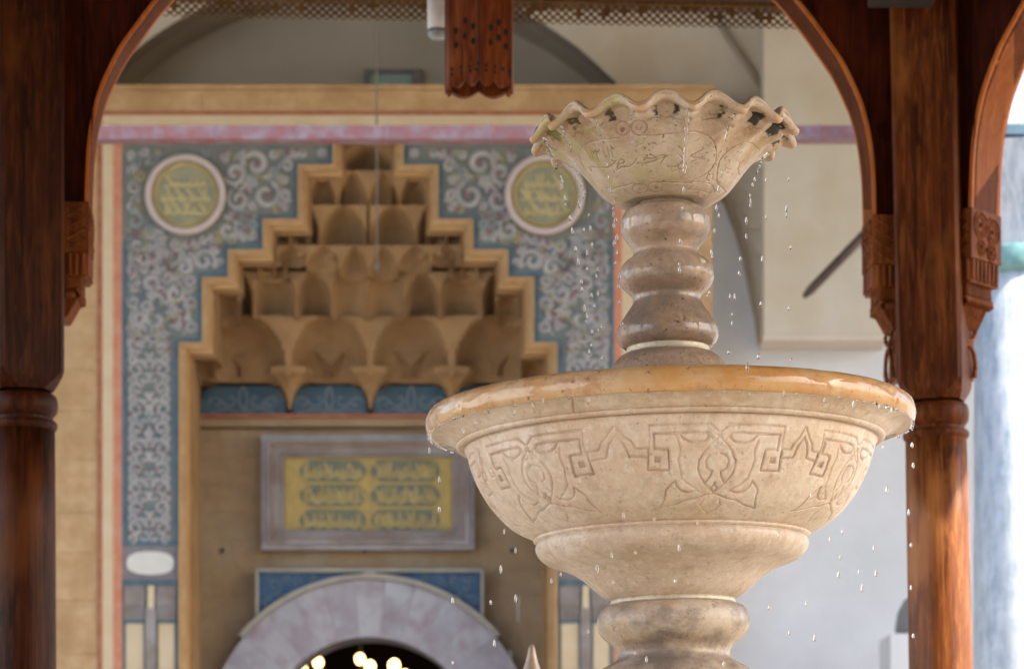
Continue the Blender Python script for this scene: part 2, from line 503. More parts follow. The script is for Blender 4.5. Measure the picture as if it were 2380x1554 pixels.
# groin rib and the slanted web beside it
rib = [(1560, 250), (1610, 330), (1655, 400), (1690, 465), (1715, 530), (1735, 600), (1750, 680), (1762, 740), (1771, 800)]
m = MB(); m.tube([P(u, v, YW - .02) for u, v in rib], .028, 8)
sub(m, 'groin_rib', M['plaster_s'], mw, smooth=True)
m = MB()
for i in range(len(rib) - 1):
    (u0, v0), (u1, v1) = rib[i], rib[i + 1]
    a = P(u0, v0, YW - .015); b = P(u1, v1, YW - .015)
    c_ = P(1780, v1, YC + .16); d_ = P(1780, v0, YC + .16)
    m.add([a, b, c_, d_], [(0, 1, 2, 3)])
sub(m, 'vault_web', M['plaster_d'], mw)
m = MB(); m.tube([P(1670, 50, YW - .02), P(1720, 130, YW - .03), P(1778, 215, YW - .02)], .022, 8)
sub(m, 'groin_rib', M['plaster_s'], mw, smooth=True)
# low block and small niche bottom right
ped = MB(); pbox(ped, 2070, 2240, 1471, 1700, 19.2, 19.8)
ped.box(X(2070, 19.2), X(2240, 19.2), 19.2, 19.8, 0, Z(1700, 19.2) - .001)
tag(ped.build('plaster_plinth', M['plaster']), 'white plaster block low on the wall, left of the wooden post', 'plinth')
m = MB(); pr = [(0, 0), (.20, 0), (.20, .06), (.185, .16), (.14, .25), (.06, .31), (.001, .33)]
cx, cz = X(2148, 19.5), Z(1470, 19.2)
m.lathe([(r, z + cz + .001) for r, z in pr], 24, cx, 19.5, cap=False)
tag(m.build('stone_dome', M['lead'], smooth=True), 'small grey blue dome standing on the plaster block', 'dome')

# porch vault above everything (shades the facade)
pr_ = tag(empty('porch_roof', (-1, 17.8, 7.6)), 'plastered roof over the mosque porch above the portal', 'roof')
m = MB(); m.box(-13, 13, 14.9, 22, 9.3, 9.7)
sub(m, 'porch_ceiling', M['plaster_d'], pr_)
m = MB(); m.box(-13, 13, 14.9, 15.9, 8.0, 9.3)
sub(m, 'arcade_lintel', M['plaster_u'], pr_)

# ------------------------------------------------------------------ the portal
po = tag(empty('mosque_portal', (X(857, YP), YP, 0)), 'tall painted stone mosque portal with stepped muqarnas niche over the doorway', 'portal')
def ps(mb, name, mat, **kw): return sub(mb, name, mat, po, **kw)
YF = YP + .03
halfs = [(82, 333), (163, 385), (244, 511), (325, 582), (385, 646), (439, 797)]
CX = 856
def steps(grow, vgrow, bottom):
    """stepped outline of the niche, widened by grow"""
    L = []; Rr = []
    for i, (h, v) in enumerate(halfs):
        hv = h + grow
        L.append((CX - hv, v - vgrow if i else 333))
        if i: L.insert(-1, (CX - halfs[i - 1][0] - grow, v - vgrow))
        Rr.append((CX + hv, v - vgrow if i else 333))
        if i: Rr.insert(-1, (CX + halfs[i - 1][0] + grow, v - vgrow))
    L.append((CX - 439 - grow, bottom)); Rr.append((CX + 439 + grow, bottom))
    return L, Rr
L0, R0 = steps(0, 0, 1790)
# painted panels (left and right of the niche)
for side in (L0, R0):
    s_ = -1 if side is L0 else 1
    e = 283 if s_ < 0 else 1427
    body = [(e, 333)] + side[:-1] + [(side[-1][0], 1790), (e, 1790)]
    up = [(e, 333)] + [p for p in side if p[1] <= 646] + [(side[-1][0] if False else (CX + s_ * 325), 560 + 86), (e, 646)]
    ps(MB().prism(px(body, YP), YP, YP + .3), 'painted_panel', M['blue'])
    # grey green upper field
    sub_poly = [(e + s_ * -14, 347)]
    up = [(e - s_ * 10, 343), (CX + s_ * 94, 343)]
    up += [(CX + s_ * 94, 375), (CX + s_ * 175, 375), (CX + s_ * 175, 501), (CX + s_ * 256, 501), (CX + s_ * 256, 560), (e - s_ * 10, 560)]
    ps(MB().prism(px(up, YP), YP - .004, YP + .002), 'painted_panel', M['bluegrn'])
    # deep blue border line following the steps
    line = [(e - s_ * 3, 1254), (e - s_ * 3, 560)]
    m = MB()
    for k in range(len(side) - 1):
        (u0, v0), (u1, v1) = side[k], side[k + 1]
        if v1 > 1254: v1 = 1254
        if abs(u0 - u1) < 1:
            a, b = sorted((u0 + s_ * 1, u0 + s_ * 11))
            pbox(m, a, b, v0 - 11, v1, YP - .008, YP)
        else:
            a, b = sorted((u0, u1))
            pbox(m, a + 1, b, v0 - 11, v0 - 1, YP - .0085, YP)
    a, b = sorted((e, e - s_ * 10))
    pbox(m, a, b, 560, 1254, YP - .008, YP)
    a, b = sorted((e, side[-1][0]))
    pbox(m, a, b, 1254, 1266, YP - .009, YP)
    ps(m, 'painted_border', M['navy'])
    # oval tile
    m = MB(); pbox(m, a, b, 1268, 1346, YP - .006, YP); ps(m, 'dark_tile', M['darktile'])
    m = MB(); mid = (a + b) / 2
    ov = [(mid + 55 * math.copysign(abs(math.cos(t)) ** .9, math.cos(t)), 1308 - 27 * math.copysign(abs(math.sin(t)) ** .7, math.sin(t))) for t in [2 * math.pi * i / 32 for i in range(32)]]
    m.prism(px(ov, YP), YP - .016, YP); ps(m, 'white_oval', M['oval'])
    m = MB(); pbox(m, a, b, 1347, 1357, YP - .01, YP); ps(m, 'painted_border', M['navy'])
    # small capitals under the oval
    for q0, q1 in ((a + 6, mid - 14), (mid + 14, b - 10)):
        m = MB(); pbox(m, q0, q1, 1362, 1440, YP - .012, YP)
        for k in range(7):
            uu = q0 + 5 + k * (q1 - q0 - 10) / 6
            pbox(m, uu - 2, uu + 2, 1404, 1438, YP - .022, YP - .012)
        m.disc(X((q0 + q1) / 2, YP), Z(1384, YP), .03, YP - .02, .01)
        ps(m, 'small_capital', M['framem'])
        m = MB(); pbox(m, q0, q1, 1440, 1447, YP - .02, YP); ps(m, 'painted_border', M['navy'])
        m = MB(); pbox(m, q0 + 4, q1 - 2, 1447, 1790, YP - .008, YP); ps(m, 'ochre_strip', M['cream'])
    m = MB(); pbox(m, mid - 12, mid + 12, 1412, 1790, YP - .03, YP); ps(m, 'grey_pilaster', M['framem'])
    m = MB(); pbox(m, mid - 7, mid + 8, 1360, 1412, YP - .025, YP); ps(m, 'pilaster_tip', M['cream'])

# frame lines around the panels
m = MB()
for (u0, u1) in ((226, 238), (1474, 1486)): pbox(m, u0, u1, 262, 1790, YP - .006, YP)
pbox(m, 238, 1474, 258, 268, YP - .0065, YP)
ps(m, 'dark_red_line', M['redline'])
for (u0, u1) in ((263, 283.5), (1426.5, 1445)):
    m = MB(); pbox(m, u0, u1, 333, 1790, YP - .007, YP)
    ps(m, 'red_band', M['redband'])
m = MB()
for (u0, u1) in ((238, 263), (1445, 1474)): pbox(m, u0, u1, 268, 1790, YP - .004, YP)
pbox(m, 263, 1445, 268, 333, YP - .0045, YP)
ps(m, 'cream_band', M['cream'])
# stone blocks of the outer ochre frame
for (u0, u1) in ((60, 226), (1486, 1656)):
    v = 200
    k = 0
    while v < 1800:
        h = 96 + 14 * ((k * 7) % 3)
        m = MB()
        if v < 262 and False: pass
        m.bev(X(u0, YP), X(u1, YP), YP + .0, YP + .5, Z(v + h - .5, YP), Z(v, YP), .0018)
        ps(m, 'stone_block', M['ochre'])
        v += h; k += 1
us = [226, 470, 690, 905, 1130, 1350, 1486]
for a, b in zip(us[:-1], us[1:]):
    m = MB(); m.bev(X(a + .25, YP), X(b - .25, YP), YP, YP + .5, Z(333, YP), Z(200, YP), .0018)
    ps(m, 'stone_block', M['ochre'])
m = MB(); pbox(m, 56, 1660, 197, 206, YP - .05, YP + .3); ps(m, 'cornice', M['ochre'])
m = MB(); pbox(m, 283, 1427, 327, 335, YP - .012, YP); ps(m, 'red_band', M['redline'])

# stepped stone mouldings round the niche: three nested orders
def order(g0, g1, y0, y1, mat, vg0, vg1):
    A_L, A_R = steps(-g0, -vg0, 1790); B_L, B_R = steps(-g1, -vg1, 1790)
    for A, B in ((A_L, B_L), (A_R, B_R)):
        poly = A + B[::-1]
        ps(MB().prism(px(poly, YP), y0, y1), 'stepped_moulding', mat)
order(0, 5, YP - .035, YP + .4, M['ochre3'], 0, 5)
order(5, 14, YP - .012, YP + .4, M['ochre'], 5, 12)
order(14, 22, YP + .03, YP + .5, M['ochre3'], 12, 22)
order(22, 30, YP + .075, YP + .5, M['muq'], 22, 30)

# niche back wall: ashlar blocks
YB = YP + .75
m = MB(); pbox(m, 415, 1297, 320, 1320, YB + .03, YB + .2, YP); ps(m, 'niche_backing', M['ochre2'])
v = 968; row = 0
xs0, xs1 = X(415, YP), X(1297, YP)
ACU, ACV = 859, 1729
while v < 1560:
    h = 66
    off = .0 if row % 2 else .17
    x = xs0 - off
    while x < xs1:
        wdt = .34 + .07 * rnd.random()
        xa, xb = max(x, xs0), min(x + wdt, xs1)
        # skip blocks behind the door arch
        uc = 1190 + (xa + xb) / 2 * FPX / YB
        if xb - xa > .03 and not (math.hypot(uc - ACU, v + 33 - ACV) < 300):
            m = MB().bev(xa + .0006, xb - .0006, YB + rnd.uniform(0, .0015), YB + .04, Z(v + h - .3, YP + .2), Z(v, YP + .2), .0015)
            ps(m, 'stone_block', M['ochre2'])
        x += wdt
    v += h; row += 1
# jambs of the niche
m = MB()
m.add([P(415, 860, YP + .05), P(415, 1800, YP + .05), (X(415, YP + .05) + .07, YB, Z(1800, YP)), (X(415, YP + .05) + .07, YB, Z(860, YP))], [(0, 1, 2, 3)])
m.add([P(1297, 860, YP + .05), P(1297, 1800, YP + .05), (X(1297, YP + .05) - .07, YB, Z(1800, YP)), (X(1297, YP + .05) - .07, YB, Z(860, YP))], [(0, 1, 2, 3)])
ps(m, 'niche_jamb', M['ochre2'])
# red line and shelf under the lunettes
m = MB(); pbox(m, 438, 1277, 961, 968, YB - .10, YB); ps(m, 'red_band', M['redline'])
m = MB(); pbox(m, 437, 1278, 968.3, 990, YB - .06, YB); ps(m, 'niche_shelf', M['ochre2'])
# blue lunettes with their scroll painting
for (a, b) in ((466, 664), (680, 852), (869, 1043), (1060, 1245)):
    q = 26; v0, v1 = 888, 962
    pts = [(a, v1)] + [(a + 2, v0 + q + 14), (a + 12, v0 + q - 8), (a + 30, v0 + 8), (a + 48, v0)] + [(b - 48, v0), (b - 30, v0 + 8), (b - 12, v0 + q - 8), (b - 2, v0 + q + 14), (b, v1)]
    lo = ps(MB().prism(px(pts, YB - .07), YB - .07, YB + .01), 'blue_lunette', M['lunblue'])
    m = MB()
    cc = (a + b) / 2
    for sg in (-1, 1):
        for (du, dv, r0, tw) in ((30, 928, 20, 1), (62, 936, 17, -1)):
            pp = []
            for i in range(22):
                t = i / 21; an = tw * (t * 5.2) + (0 if sg > 0 else 0)
                r = r0 * (1 - .8 * t)
                pp.append((cc + sg * (du + r * math.cos(an)), dv + r * math.sin(an)))
            m.ribbon(px(pp, YB - .07), .006, YB - .078)
        m.ribbon(px([(cc + sg * 2, 956), (cc + sg * 10, 930), (cc + sg * 5, 905), (cc, 896)], YB - .07), .007, YB - .079)
        m.ribbon(px([(cc + sg * 8, 956), (cc + sg * 40, 950), (cc + sg * 75, 958)], YB - .07), .006, YB - .079)
    ps(m, 'lunette_scrollwork', M['tealsc'])

# muqarnas cells
def cell(u0, u1, v0, v1, yf, dep, archp=.42, peak=1.0, mat='muq', power=1.6, lean=.0, nx=18, nz=16, curve=0.0):
    """v0 bottom, v1 top; quarter-dome hood cut into a block whose front is at yf"""
    vs = []; fs = []; dep *= 1.45
    x0, x1 = X(u0, yf), X(u1, yf); z0, z1 = Z(v0, yf), Z(v1, yf)
    xm = X(CX, YP)
    for j in range(nz + 1):
        t = j / nz
        for i in range(nx + 1):
            s_ = -1 + 2 * i / nx
            top_ = .97 - archp * abs(s_) ** power
            d = 0.0
            if abs(s_) < .93 and t < top_:
                q = t / top_
                d = dep * math.sqrt(max(0, 1 - q ** 2.2)) * (1 - (abs(s_) / .93) ** 3) ** .6
            x = x0 + (x1 - x0) * i / nx
            y = yf + d - lean * t - curve * ((x - xm) / 1.3) ** 2
            vs.append((x, y, z0 + (z1 - z0) * t))
    for j in range(nz):
        for i in range(nx):
            a = j * (nx + 1) + i
            fs.append((a, a + 1, a + nx + 2, a + nx + 1))
    # underside lip going back
    o = len(vs)
    for i in range(nx + 1):
        x, y, z = vs[i]; vs.append((x, max(y, yf + dep) + .06, z + .012))
    for i in range(nx): fs.append((i, o + i, o + i + 1, i + 1))
    m = MB(); m.add(vs, fs)
    return ps(m, 'muqarnas_cell', M[mat], auto=35)
# bottom tier: tall hoods above the lunettes, ribs between them taper down to pendants
cols1 = [(448, 672), (672, 860), (860, 1050), (1050, 1266)]
for a, b in cols1:
    cell(a, b, 874, 738, YP + .36, .21, .86, mat='muq', lean=.05, power=3.2, curve=.08, nx=28, nz=22)
    c_ = (a + b) / 2; q = (b - a)
    cell(c_ - q * .36, c_ - .5, 872, 818, YP + .56, .06, .7, mat='muq', nx=10, nz=8, power=1.3)
    cell(c_ + .5, c_ + q * .36, 872, 818, YP + .56, .06, .7, mat='muq', nx=10, nz=8, power=1.3)
    m = MB(); d_ = YP + .55
    m.bev(X(c_ - q * .25, d_), X(c_ + q * .25, d_), d_, d_ + .2, Z(818, d_), Z(756, d_), .012)
    ps(m, 'muqarnas_block', M['muq'])
# darts (pendants) hanging between the lunettes
for u in (672, 860, 1050):
    m = MB()
    prof = [(.0015, 950), (.012, 941), (.022, 925), (.042, 908), (.075, 893), (.12, 880), (.17, 868), (.18, 855)]
    m.lathe([(r, Z(v, YP + .45)) for r, v in prof], 8, X(u, YP + .45), YP + .52, cap=True)
    ps(m, 'muqarnas_pendant', M['muq'])
for a, b, dp, ap in ((505, 590, .15, .5), (590, 688, .16, .35), (688, 772, .17, .6), (772, 856, .10, .25), (856, 940, .10, .25), (940, 1022, .17, .6), (1022, 1120, .16, .35), (1120, 1208, .15, .5)):
    cell(a, b, 738, 634, YP + .22, dp, ap, mat='muq', power=2.2, curve=.05, lean=.03)
for a, b, dv in ((640, 712, 2), (712, 790, 14), (790, 857, 30), (857, 925, 30), (925, 1002, 14), (1002, 1074, 2)):
    cell(a, b, 612 + dv, 570, YP + .06, .085, .75, mat='muq', curve=.02, nx=16, nz=14, power=1.5)
for u, v in ((698, 590), (768, 596), (978, 594), (1020, 588)):
    m = MB(); m.disc(X(u, YP + .02), Z(v, YP + .02), .022, YP + .015, .04, 8)
    ps(m, 'star_boss', M['muqd'])
for a, b in ((600, 668), (1044, 1112)):
    cell(a, b, 648, 574, YP + .12, .08, .5, mat='muq', nx=10, nz=8)
for a, b in ((622, 694), (1018, 1090)):
    m = MB(); d_ = YP + .17
    m.bev(X(a, d_), X(b, d_), d_, d_ + .2, Z(590, d_), Z(530, d_), .01)
    ps(m, 'muqarnas_block', M['muq'])
for a, b, dp in ((672, 745, .10), (745, 853, .15), (859, 967, .15), (967, 1040, .10)):
    cell(a, b, 576, 478, YP + .09, dp, .62, mat='muq', power=1.9, lean=.02)
for a, b in ((715, 783), (783, 856), (856, 929), (929, 997)):
    cell(a, b, 480, 398, YP + .075, .10, .8, mat='muq', power=1.6, lean=.02)
cell(784, 928, 400, 336, YP + .06, .16, .9, mat='muq', power=1.5)
# fillers behind the cells so that nothing is open
m = MB()
for (h, v0, v1, y) in ((66, 333, 400, .30), (147, 395, 500, .30), (228, 490, 590, .34), (309, 570, 660, .40), (369, 640, 745, .5), (423, 735, 896, .56)):
    pbox(m, CX - h, CX + h, v0, v1, YP + y + .12, YP + y + .3)
ps(m, 'muqarnas_core', M['muqd'])
for k, (h, v) in enumerate(halfs[1:]):
    # shaded return blocks filling the corner under every step
    for s_ in (-1, 1):
        m = MB()
        ph = halfs[k][0]
        a, b = sorted((CX + s_ * (ph - 30), CX + s_ * (h - 22)))
        m2 = cell(a, b, (v + (halfs[k + 2][1] if k + 2 < len(halfs) else 890)) / 2 + 30, v + 18, YP + .10 + .02 * k, .10, .5, mat='muq', nx=10, nz=10, power=1.4)

# gilded inscription panel
def rectframe(u0, u1, v0, v1, wd, y0, y1, mat, name='panel_frame'):
    m = MB()
    pbox(m, u0, u1, v0, v0 + wd, y0, y1, YP + .65); pbox(m, u0, u1, v1 - wd, v1, y0, y1, YP + .65)
    pbox(m, u0, u0 + wd, v0 + wd, v1 - wd, y0, y1, YP + .65); pbox(m, u1 - wd, u1, v0 + wd, v1 - wd, y0, y1, YP + .65)
    return ps(m, name, mat)
rectframe(608, 1102, 1010, 1276, 11, YB - .10, YB, simple('pale_frame_edge', (.30, .30, .32), (.22, .205, .21), 7, .6))
rectframe(619, 1091, 1021, 1265, 9, YB - .13, YB, M['framem'])
rectframe(628, 1082, 1030, 1256, 9, YB - .09, YB, M['frameb'])
rectframe(637, 1073, 1039, 1247, 12, YB - .07, YB, M['framem'])
rectframe(649, 1061, 1049, 1237, 9, YB - .045, YB, M['framem'])
m = MB(); pbox(m, 655, 1055, 1053, 1236, YB - .012, YB, YP + .65); ps(m, 'gilded_plate', M['goldc'])
def script(m, u0, u1, v0, v1, yy, ref, r_, wd=.0095):
    """flowing strokes: stems, diagonals, bowls and dots along a base line"""
    u = u0 + 4; H = v1 - v0
    while u < u1 - 6:
        k = r_.random()
        if k < .42:
            h = H * r_.uniform(.55, .85)
            m.ribbon(px([(u, v1 - H * .2), (u + 1, v1 - H * .2 - h * .5), (u, v1 - H * .16 - h)], ref), [wd, wd * 1.1, wd * .8], yy)
            u += r_.uniform(7, 12)
        elif k < .6:
            m.ribbon(px([(u - 2, v0 + H * .12), (u + 9, v0 + H * .5), (u + 18, v1 - H * .14)], ref), [wd * .8, wd * 1.2, wd * .8], yy - .001)
            u += 12
        else:
            rr = r_.uniform(5, 8)
            pp = [(u + rr + rr * math.cos(t), v1 - H * .32 + rr * .8 * math.sin(t)) for t in [math.pi * (.1 + i / 7 * 1.5) for i in range(8)]]
            m.ribbon(px(pp, ref), wd * .9, yy)
            u += rr * 2 + 2
    pp = []
    nn = 16
    for i in range(nn + 1):
        uu = u0 + (u1 - u0) * i / nn
        pp.append((uu, v1 - H * .2 + H * .09 * math.sin(i * 1.9 + r_.random())))
    m.ribbon(px(pp, ref), [wd * r_.uniform(.7, 1.3) for _ in pp], yy - .0015)
rr_ = random.Random(3)
for row in range(3):
    v0 = 1064 + row * 57.5; v1 = v0 + 51
    for (u0, u1) in ((694, 851), (859, 1023)):
        q = 13
        pts = [(u0, (v0 + v1) / 2), (u0 + 5, v0 + 14), (u0 + 16, v0 + 3), (u0 + 26, v0), (u1 - 26, v0), (u1 - 16, v0 + 3), (u1 - 5, v0 + 14), (u1, (v0 + v1) / 2),
               (u1 - 5, v1 - 14), (u1 - 16, v1 - 3), (u1 - 26, v1), (u0 + 26, v1), (u0 + 16, v1 - 3), (u0 + 5, v1 - 14)]
        ps(MB().prism(px(pts, YP + .65), YB - .016, YB), 'inscription_cartouche', M['dteal'])
        m = MB(); script(m, u0 + 8, u1 - 8, v0 + 2, v1 - 1, YB - .026, YP + .65, rr_); script(m, u0 + 14, u1 - 12, v0 + 1, v1 - 12, YB - .022, YP + .65, rr_, .0065)
        ps(m, 'gilt_lettering', M['gold'])
# bolt holes
for u in (517, 847, 1190):
    m = MB(); m.disc(X(u, YB), Z(1279, YB), .017, YB - .012, .012, 10)
    ps(m, 'wall_hook', M['dark'])

# medallions
for cu in (432, 1266):
    c0 = (X(cu, YP), Z(454, YP)); k = YP / FPX
    m = MB()
    def ringy(m, r0, r1, r2, y, seg=48):
        """half-round ring between r0 and r2"""
        vs = []; fs = []
        pr = [(r0, y + .03), (r0 * .7 + r1 * .3, y + .006), (r1, y), (r1 * .3 + r2 * .7, y + .006), (r2, y + .03)]
        for j in range(seg):
            a = 2 * math.pi * j / seg
            for r, yy in pr: vs.append((c0[0] + r * k * math.cos(a), yy, c0[1] + r * k * math.sin(a)))
        for j in range(seg):
            for i in range(4):
                a = j * 5 + i; b = ((j + 1) % seg) * 5 + i
                fs.append((a, a + 1, b + 1, b))
        m.add(vs, fs); return m
    med = ps(ringy(m, 78, 86, 94, YP - .06), 'medallion', M['pinkring'], smooth=True)
    def msub(mb, name, mat, **kw):
        o = mb.build(name, mat, med, **kw)
        for vtx in o.data.vertices: vtx.co -= Vector((X(857, YP), YP, 0))
    m = MB(); m.disc(c0[0], c0[1], 79 * k, YP - .012, .014, 40); msub(m, 'gilt_disc', M['palegold'])
    m = MB(); ringy(m, 66, 71, 76, YP - .03); msub(m, 'gilt_ring', M['gold'], smooth=True)
    m = MB(); m.disc(c0[0], c0[1], 66 * k, YP - .016, .004, 40); msub(m, 'teal_disc', M['discteal'])
    m = MB()
    r_ = random.Random(cu)
    for (v0, v1) in ((404, 440), (436, 472), (466, 504)):
        vm = (v0 + v1) / 2; hw = math.sqrt(max(100, 60 ** 2 - (vm - 454) ** 2))
        script(m, cu - hw + 2, cu + hw - 2, v0, v1, YP - .028, YP, r_, .012)
    msub(m, 'gilt_lettering', M['palegold'])

# arabesque scrolls
def inside(u, v, mg=0):
    """in the left painted panel (the right one is its mirror)"""
    if u < 295 + mg or v < 345 + mg or v > 1248 - mg: return False
    lim = CX - 439
    for h, vv in halfs:
        if v < vv - 12 - mg: break
        lim_h = h
    hw = None
    hw = halfs[0][0]
    for h, vv in halfs:
        if v > vv - 14 - mg: hw = h
    if u > CX - hw - 13 - mg: return False
    if math.hypot(u - 432, v - 454) < 100 + mg: return False
    return True
sr = random.Random(11)
mats = {'white': MB(), 'mauve': MB(), 'yell': MB(), 'tealsc': MB()}
def spiral(cu, cv, r0, a0, tw, turns, name, wd, tail=None):
    pp = []
    nn = 20
    for i in range(nn + 1):
        t = i / nn; a = a0 + tw * t * turns * 2 * math.pi
        r = r0 * (1 - .82 * t)
        pp.append((cu + r * math.cos(a), cv + r * math.sin(a)))
    if tail: pp = tail + pp
    ws = [wd * (.55 + .6 * math.sin(math.pi * min(1, i / (len(pp) - 1) * 1.05))) for i in range(len(pp))]
    yy = YP - .010 - sr.random() * .008
    for flip in (False, True):
        q = [((2 * CX - u) if flip else u, v) for u, v in pp]
        mats[name].ribbon(px(q, YP), ws, yy, .012)
def leaf(cu, cv, r, a, name):
    poly = [(cu + r * math.cos(a + t) * (1.5 if abs(t) < .1 or abs(abs(t) - math.pi) < .1 else .62), cv + r * math.sin(a + t) * (1.5 if abs(t) < .1 or abs(abs(t) - math.pi) < .1 else .62)) for t in [2 * math.pi * i / 10 for i in range(10)]]
    yy = YP - .011 - sr.random() * .009
    for flip in (False, True):
        q = [((2 * CX - u) if flip else u, v) for u, v in poly]
        mats[name].prism(px(q, YP), yy, yy + .01)
placed = []
for tries in range(9000):
    u, v = sr.uniform(290, 790), sr.uniform(345, 800)
    r = sr.choice((33, 27, 21, 15, 10))
    if not inside(u, v, r * .8): continue
    if any(math.hypot(u - a, v - b) < (r + c_) * .86 for a, b, c_ in placed): continue
    placed.append((u, v, r))
    nm = 'white' if v > 560 or sr.random() < .38 else ('tealsc' if sr.random() < .45 else sr.choice(('yell', 'white')))
    spiral(u, v, r, sr.uniform(0, 6.28), sr.choice((-1, 1)), sr.uniform(1.0, 1.5), nm, .020 if r > 18 else .014)
    if sr.random() < .55:
        a = sr.uniform(0, 6.28); leaf(u + r * .2, v, r * .30, a, 'mauve')
    for _ in range(4):
        a = sr.uniform(0, 6.28); uu, vv = u + (r + 5) * math.cos(a), v + (r + 5) * math.sin(a)
        if inside(uu, vv, 5): leaf(uu, vv, sr.uniform(4.5, 7.5), sr.uniform(0, 6.28), sr.choice(('white', 'mauve', 'white', 'yell', 'tealsc')))
# mirror-symmetric strip lower down
CS = 347
def sym(cu, cv, r0, a0, tw, turns, nm, wd):
    for sg in (-1, 1):
        pp = []
        for i in range(21):
            t = i / 20; a = a0 + tw * t * turns * 2 * math.pi; r = r0 * (1 - .8 * t)
            pp.append((CS + sg * (cu + r * math.cos(a)), cv + r * math.sin(a)))
        yy = YP - .010 - sr.random() * .008
        for flip in (False, True):
            q = [((2 * CX - u) if flip else u, v) for u, v in pp]
            mats[nm].ribbon(px(q, YP), wd, yy, .012)
v = 812
ks = 0
while v < 1240:
    r = 19 + 4 * (ks % 2)
    sym(28, v, r, R(180 if ks % 2 else 90), 1 if ks % 2 else -1, 1.3, 'white', .0145)
    sym(12, v + 22, 13, R(-90), -1, .8, 'white', .015)
    sym(40, v + 24, 12, R(90), 1, 1.1, 'white', .014)
    for sg in (-1, 1):
        leaf(CS + sg * 42, v + 12, 6, 1.2 * sg, 'mauve' if ks % 2 else 'white')
        leaf(CS + sg * 16, v + 2, 5, -1.0 * sg, 'mauve')
    leaf(CS, v + 18, 8 + 3 * (ks % 2), math.pi / 2, 'white' if ks % 3 else 'tealsc')
    v += 46; ks += 1
for v in (960, 1010):
    leaf(CS, v, 17, math.pi / 2, 'white')
for kname, mb in mats.items():
    o = ps(mb, 'painted_scrollwork', M[kname]); o['kind'] = 'stuff'

# doorway: marble voussoirs, grey moulding, blue spandrels
YD = YB - .14
def ringseg(r0, r1, a0, a1, y0, y1, n_=6, ref=None):
    pts = arc(ACU, ACV, r1, a0, a1, n_) + arc(ACU, ACV, r0, a1, a0, n_)
    return MB().prism(px(pts, ref or YD), y0, y1)
na = 15
for i in range(na):
    a0 = 8 + (164.0 / na) * i + .05; a1 = 8 + (164.0 / na) * (i + 1) - .05
    ps(ringseg(250, 384, a0, a1, YD + rnd.uniform(0, .004), YD + .5), 'voussoir', M['marble_a' if i % 2 == 0 else 'marble_b'])
for i in range(5):
    ps(ringseg(384.4, 396, 40 + 20 * i + .1, 60 + 20 * i - .1, YD - .04, YD + .2, 10), 'arch_moulding', M['greystone'])
# spandrels
for s_ in (-1, 1):
    pts = [(ACU + s_ * 14, 1327), (ACU + s_ * 258, 1327)]
    a_end = math.degrees(math.acos(258 / 398))
    pts += [(ACU + s_ * 398 * math.cos(R(t)), ACV - 398 * math.sin(R(t))) for t in [a_end + (87.9 - a_end) * i / 16 for i in range(17)]]
    ps(MB().prism(px(pts, YD), YD + .02, YD + .1), 'blue_spandrel', M['lapis'])
    m = MB()
    for (du, v_, r) in ((222, 1360, 20), (196, 1345, 11), (170, 1350, 12), (236, 1395, 15), (130, 1342, 8), (234, 1345, 9), (205, 1385, 8)):
        pp = []
        for i in range(20):
            t = i / 19; an = s_ * (t * 8) + du; rr = r * (1 - .85 * t)
            pp.append((ACU + s_ * du + rr * math.cos(an), v_ + rr * math.sin(an)))
        m.ribbon(px(pp, YD), .0032, YD + .012, .006)
    ps(m, 'spandrel_scrollwork', M['tealsc'])['kind'] = 'stuff'
    m = MB()
    a, b = sorted((ACU + s_ * 258, ACU + s_ * 265)); pbox(m, a, b, 1320, 1445, YD - .02, YD + .1)
    a, b = sorted((ACU + s_ * 13, ACU + s_ * 258)); pbox(m, a, b, 1320, 1328, YD - .021, YD + .1)
    ps(m, 'spandrel_border', M['greystone'])
m = MB(); pbox(m, ACU - 13, ACU + 13, 1320, 1340, YD - .01, YD + .1); ps(m, 'spandrel_border', M['greystone'])
# the dark hall behind the door, open to the front
m = MB()
hx0, hx1 = X(560, 21), X(1150, 21)
m.box(hx0, hx1, 27.8, 28, 0, 5.2); m.box(hx0 - .1, hx0, 21, 28, 0, 5.2); m.box(hx1, hx1 + .1, 21, 28, 0, 5.2); m.box(hx0, hx1, 21, 28, 5.2, 5.3)
tag(m.build('prayer_hall', M['interior']), 'dark brown interior seen through the arched mosque doorway', kind='structure')
# chandelier inside
ch = tag(empty('chandelier', (X(838, 24.5), 24.5, Z(1560, 24.5))), 'chandelier with glowing warm globes inside the doorway', 'chandelier')
for (u, v, r) in ((740, 1539, .043), (838, 1532, .042), (912, 1538, .050), (703, 1552, .052), (864, 1553, .044), (780, 1566, .045), (940, 1568, .05)):
    m = MB(); x, y, z = P(u, v, 24.5); y += rnd.uniform(-.3, .5)
    m.lathe([(r * math.sin(math.pi * i / 10) + 1e-4, z - r * 1.15 * math.cos(math.pi * i / 10)) for i in range(11)], 16, x, y)
    o = m.build('glass_globe', M['globe'], ch, smooth=True)
    for vtx in o.data.vertices: vtx.co -= Vector(ch.location)
m = MB()
m.tube([P(838, 1600, 24.5), P(838, 1440, 24.5)], .015, 6)
m.tube([P(700, 1585, 24.5), P(838, 1575, 24.5), P(950, 1590, 24.5)], .015, 6)
o = m.build('chandelier_frame', M['dark'], ch)
for vtx in o.data.vertices: vtx.co -= Vector(ch.location)

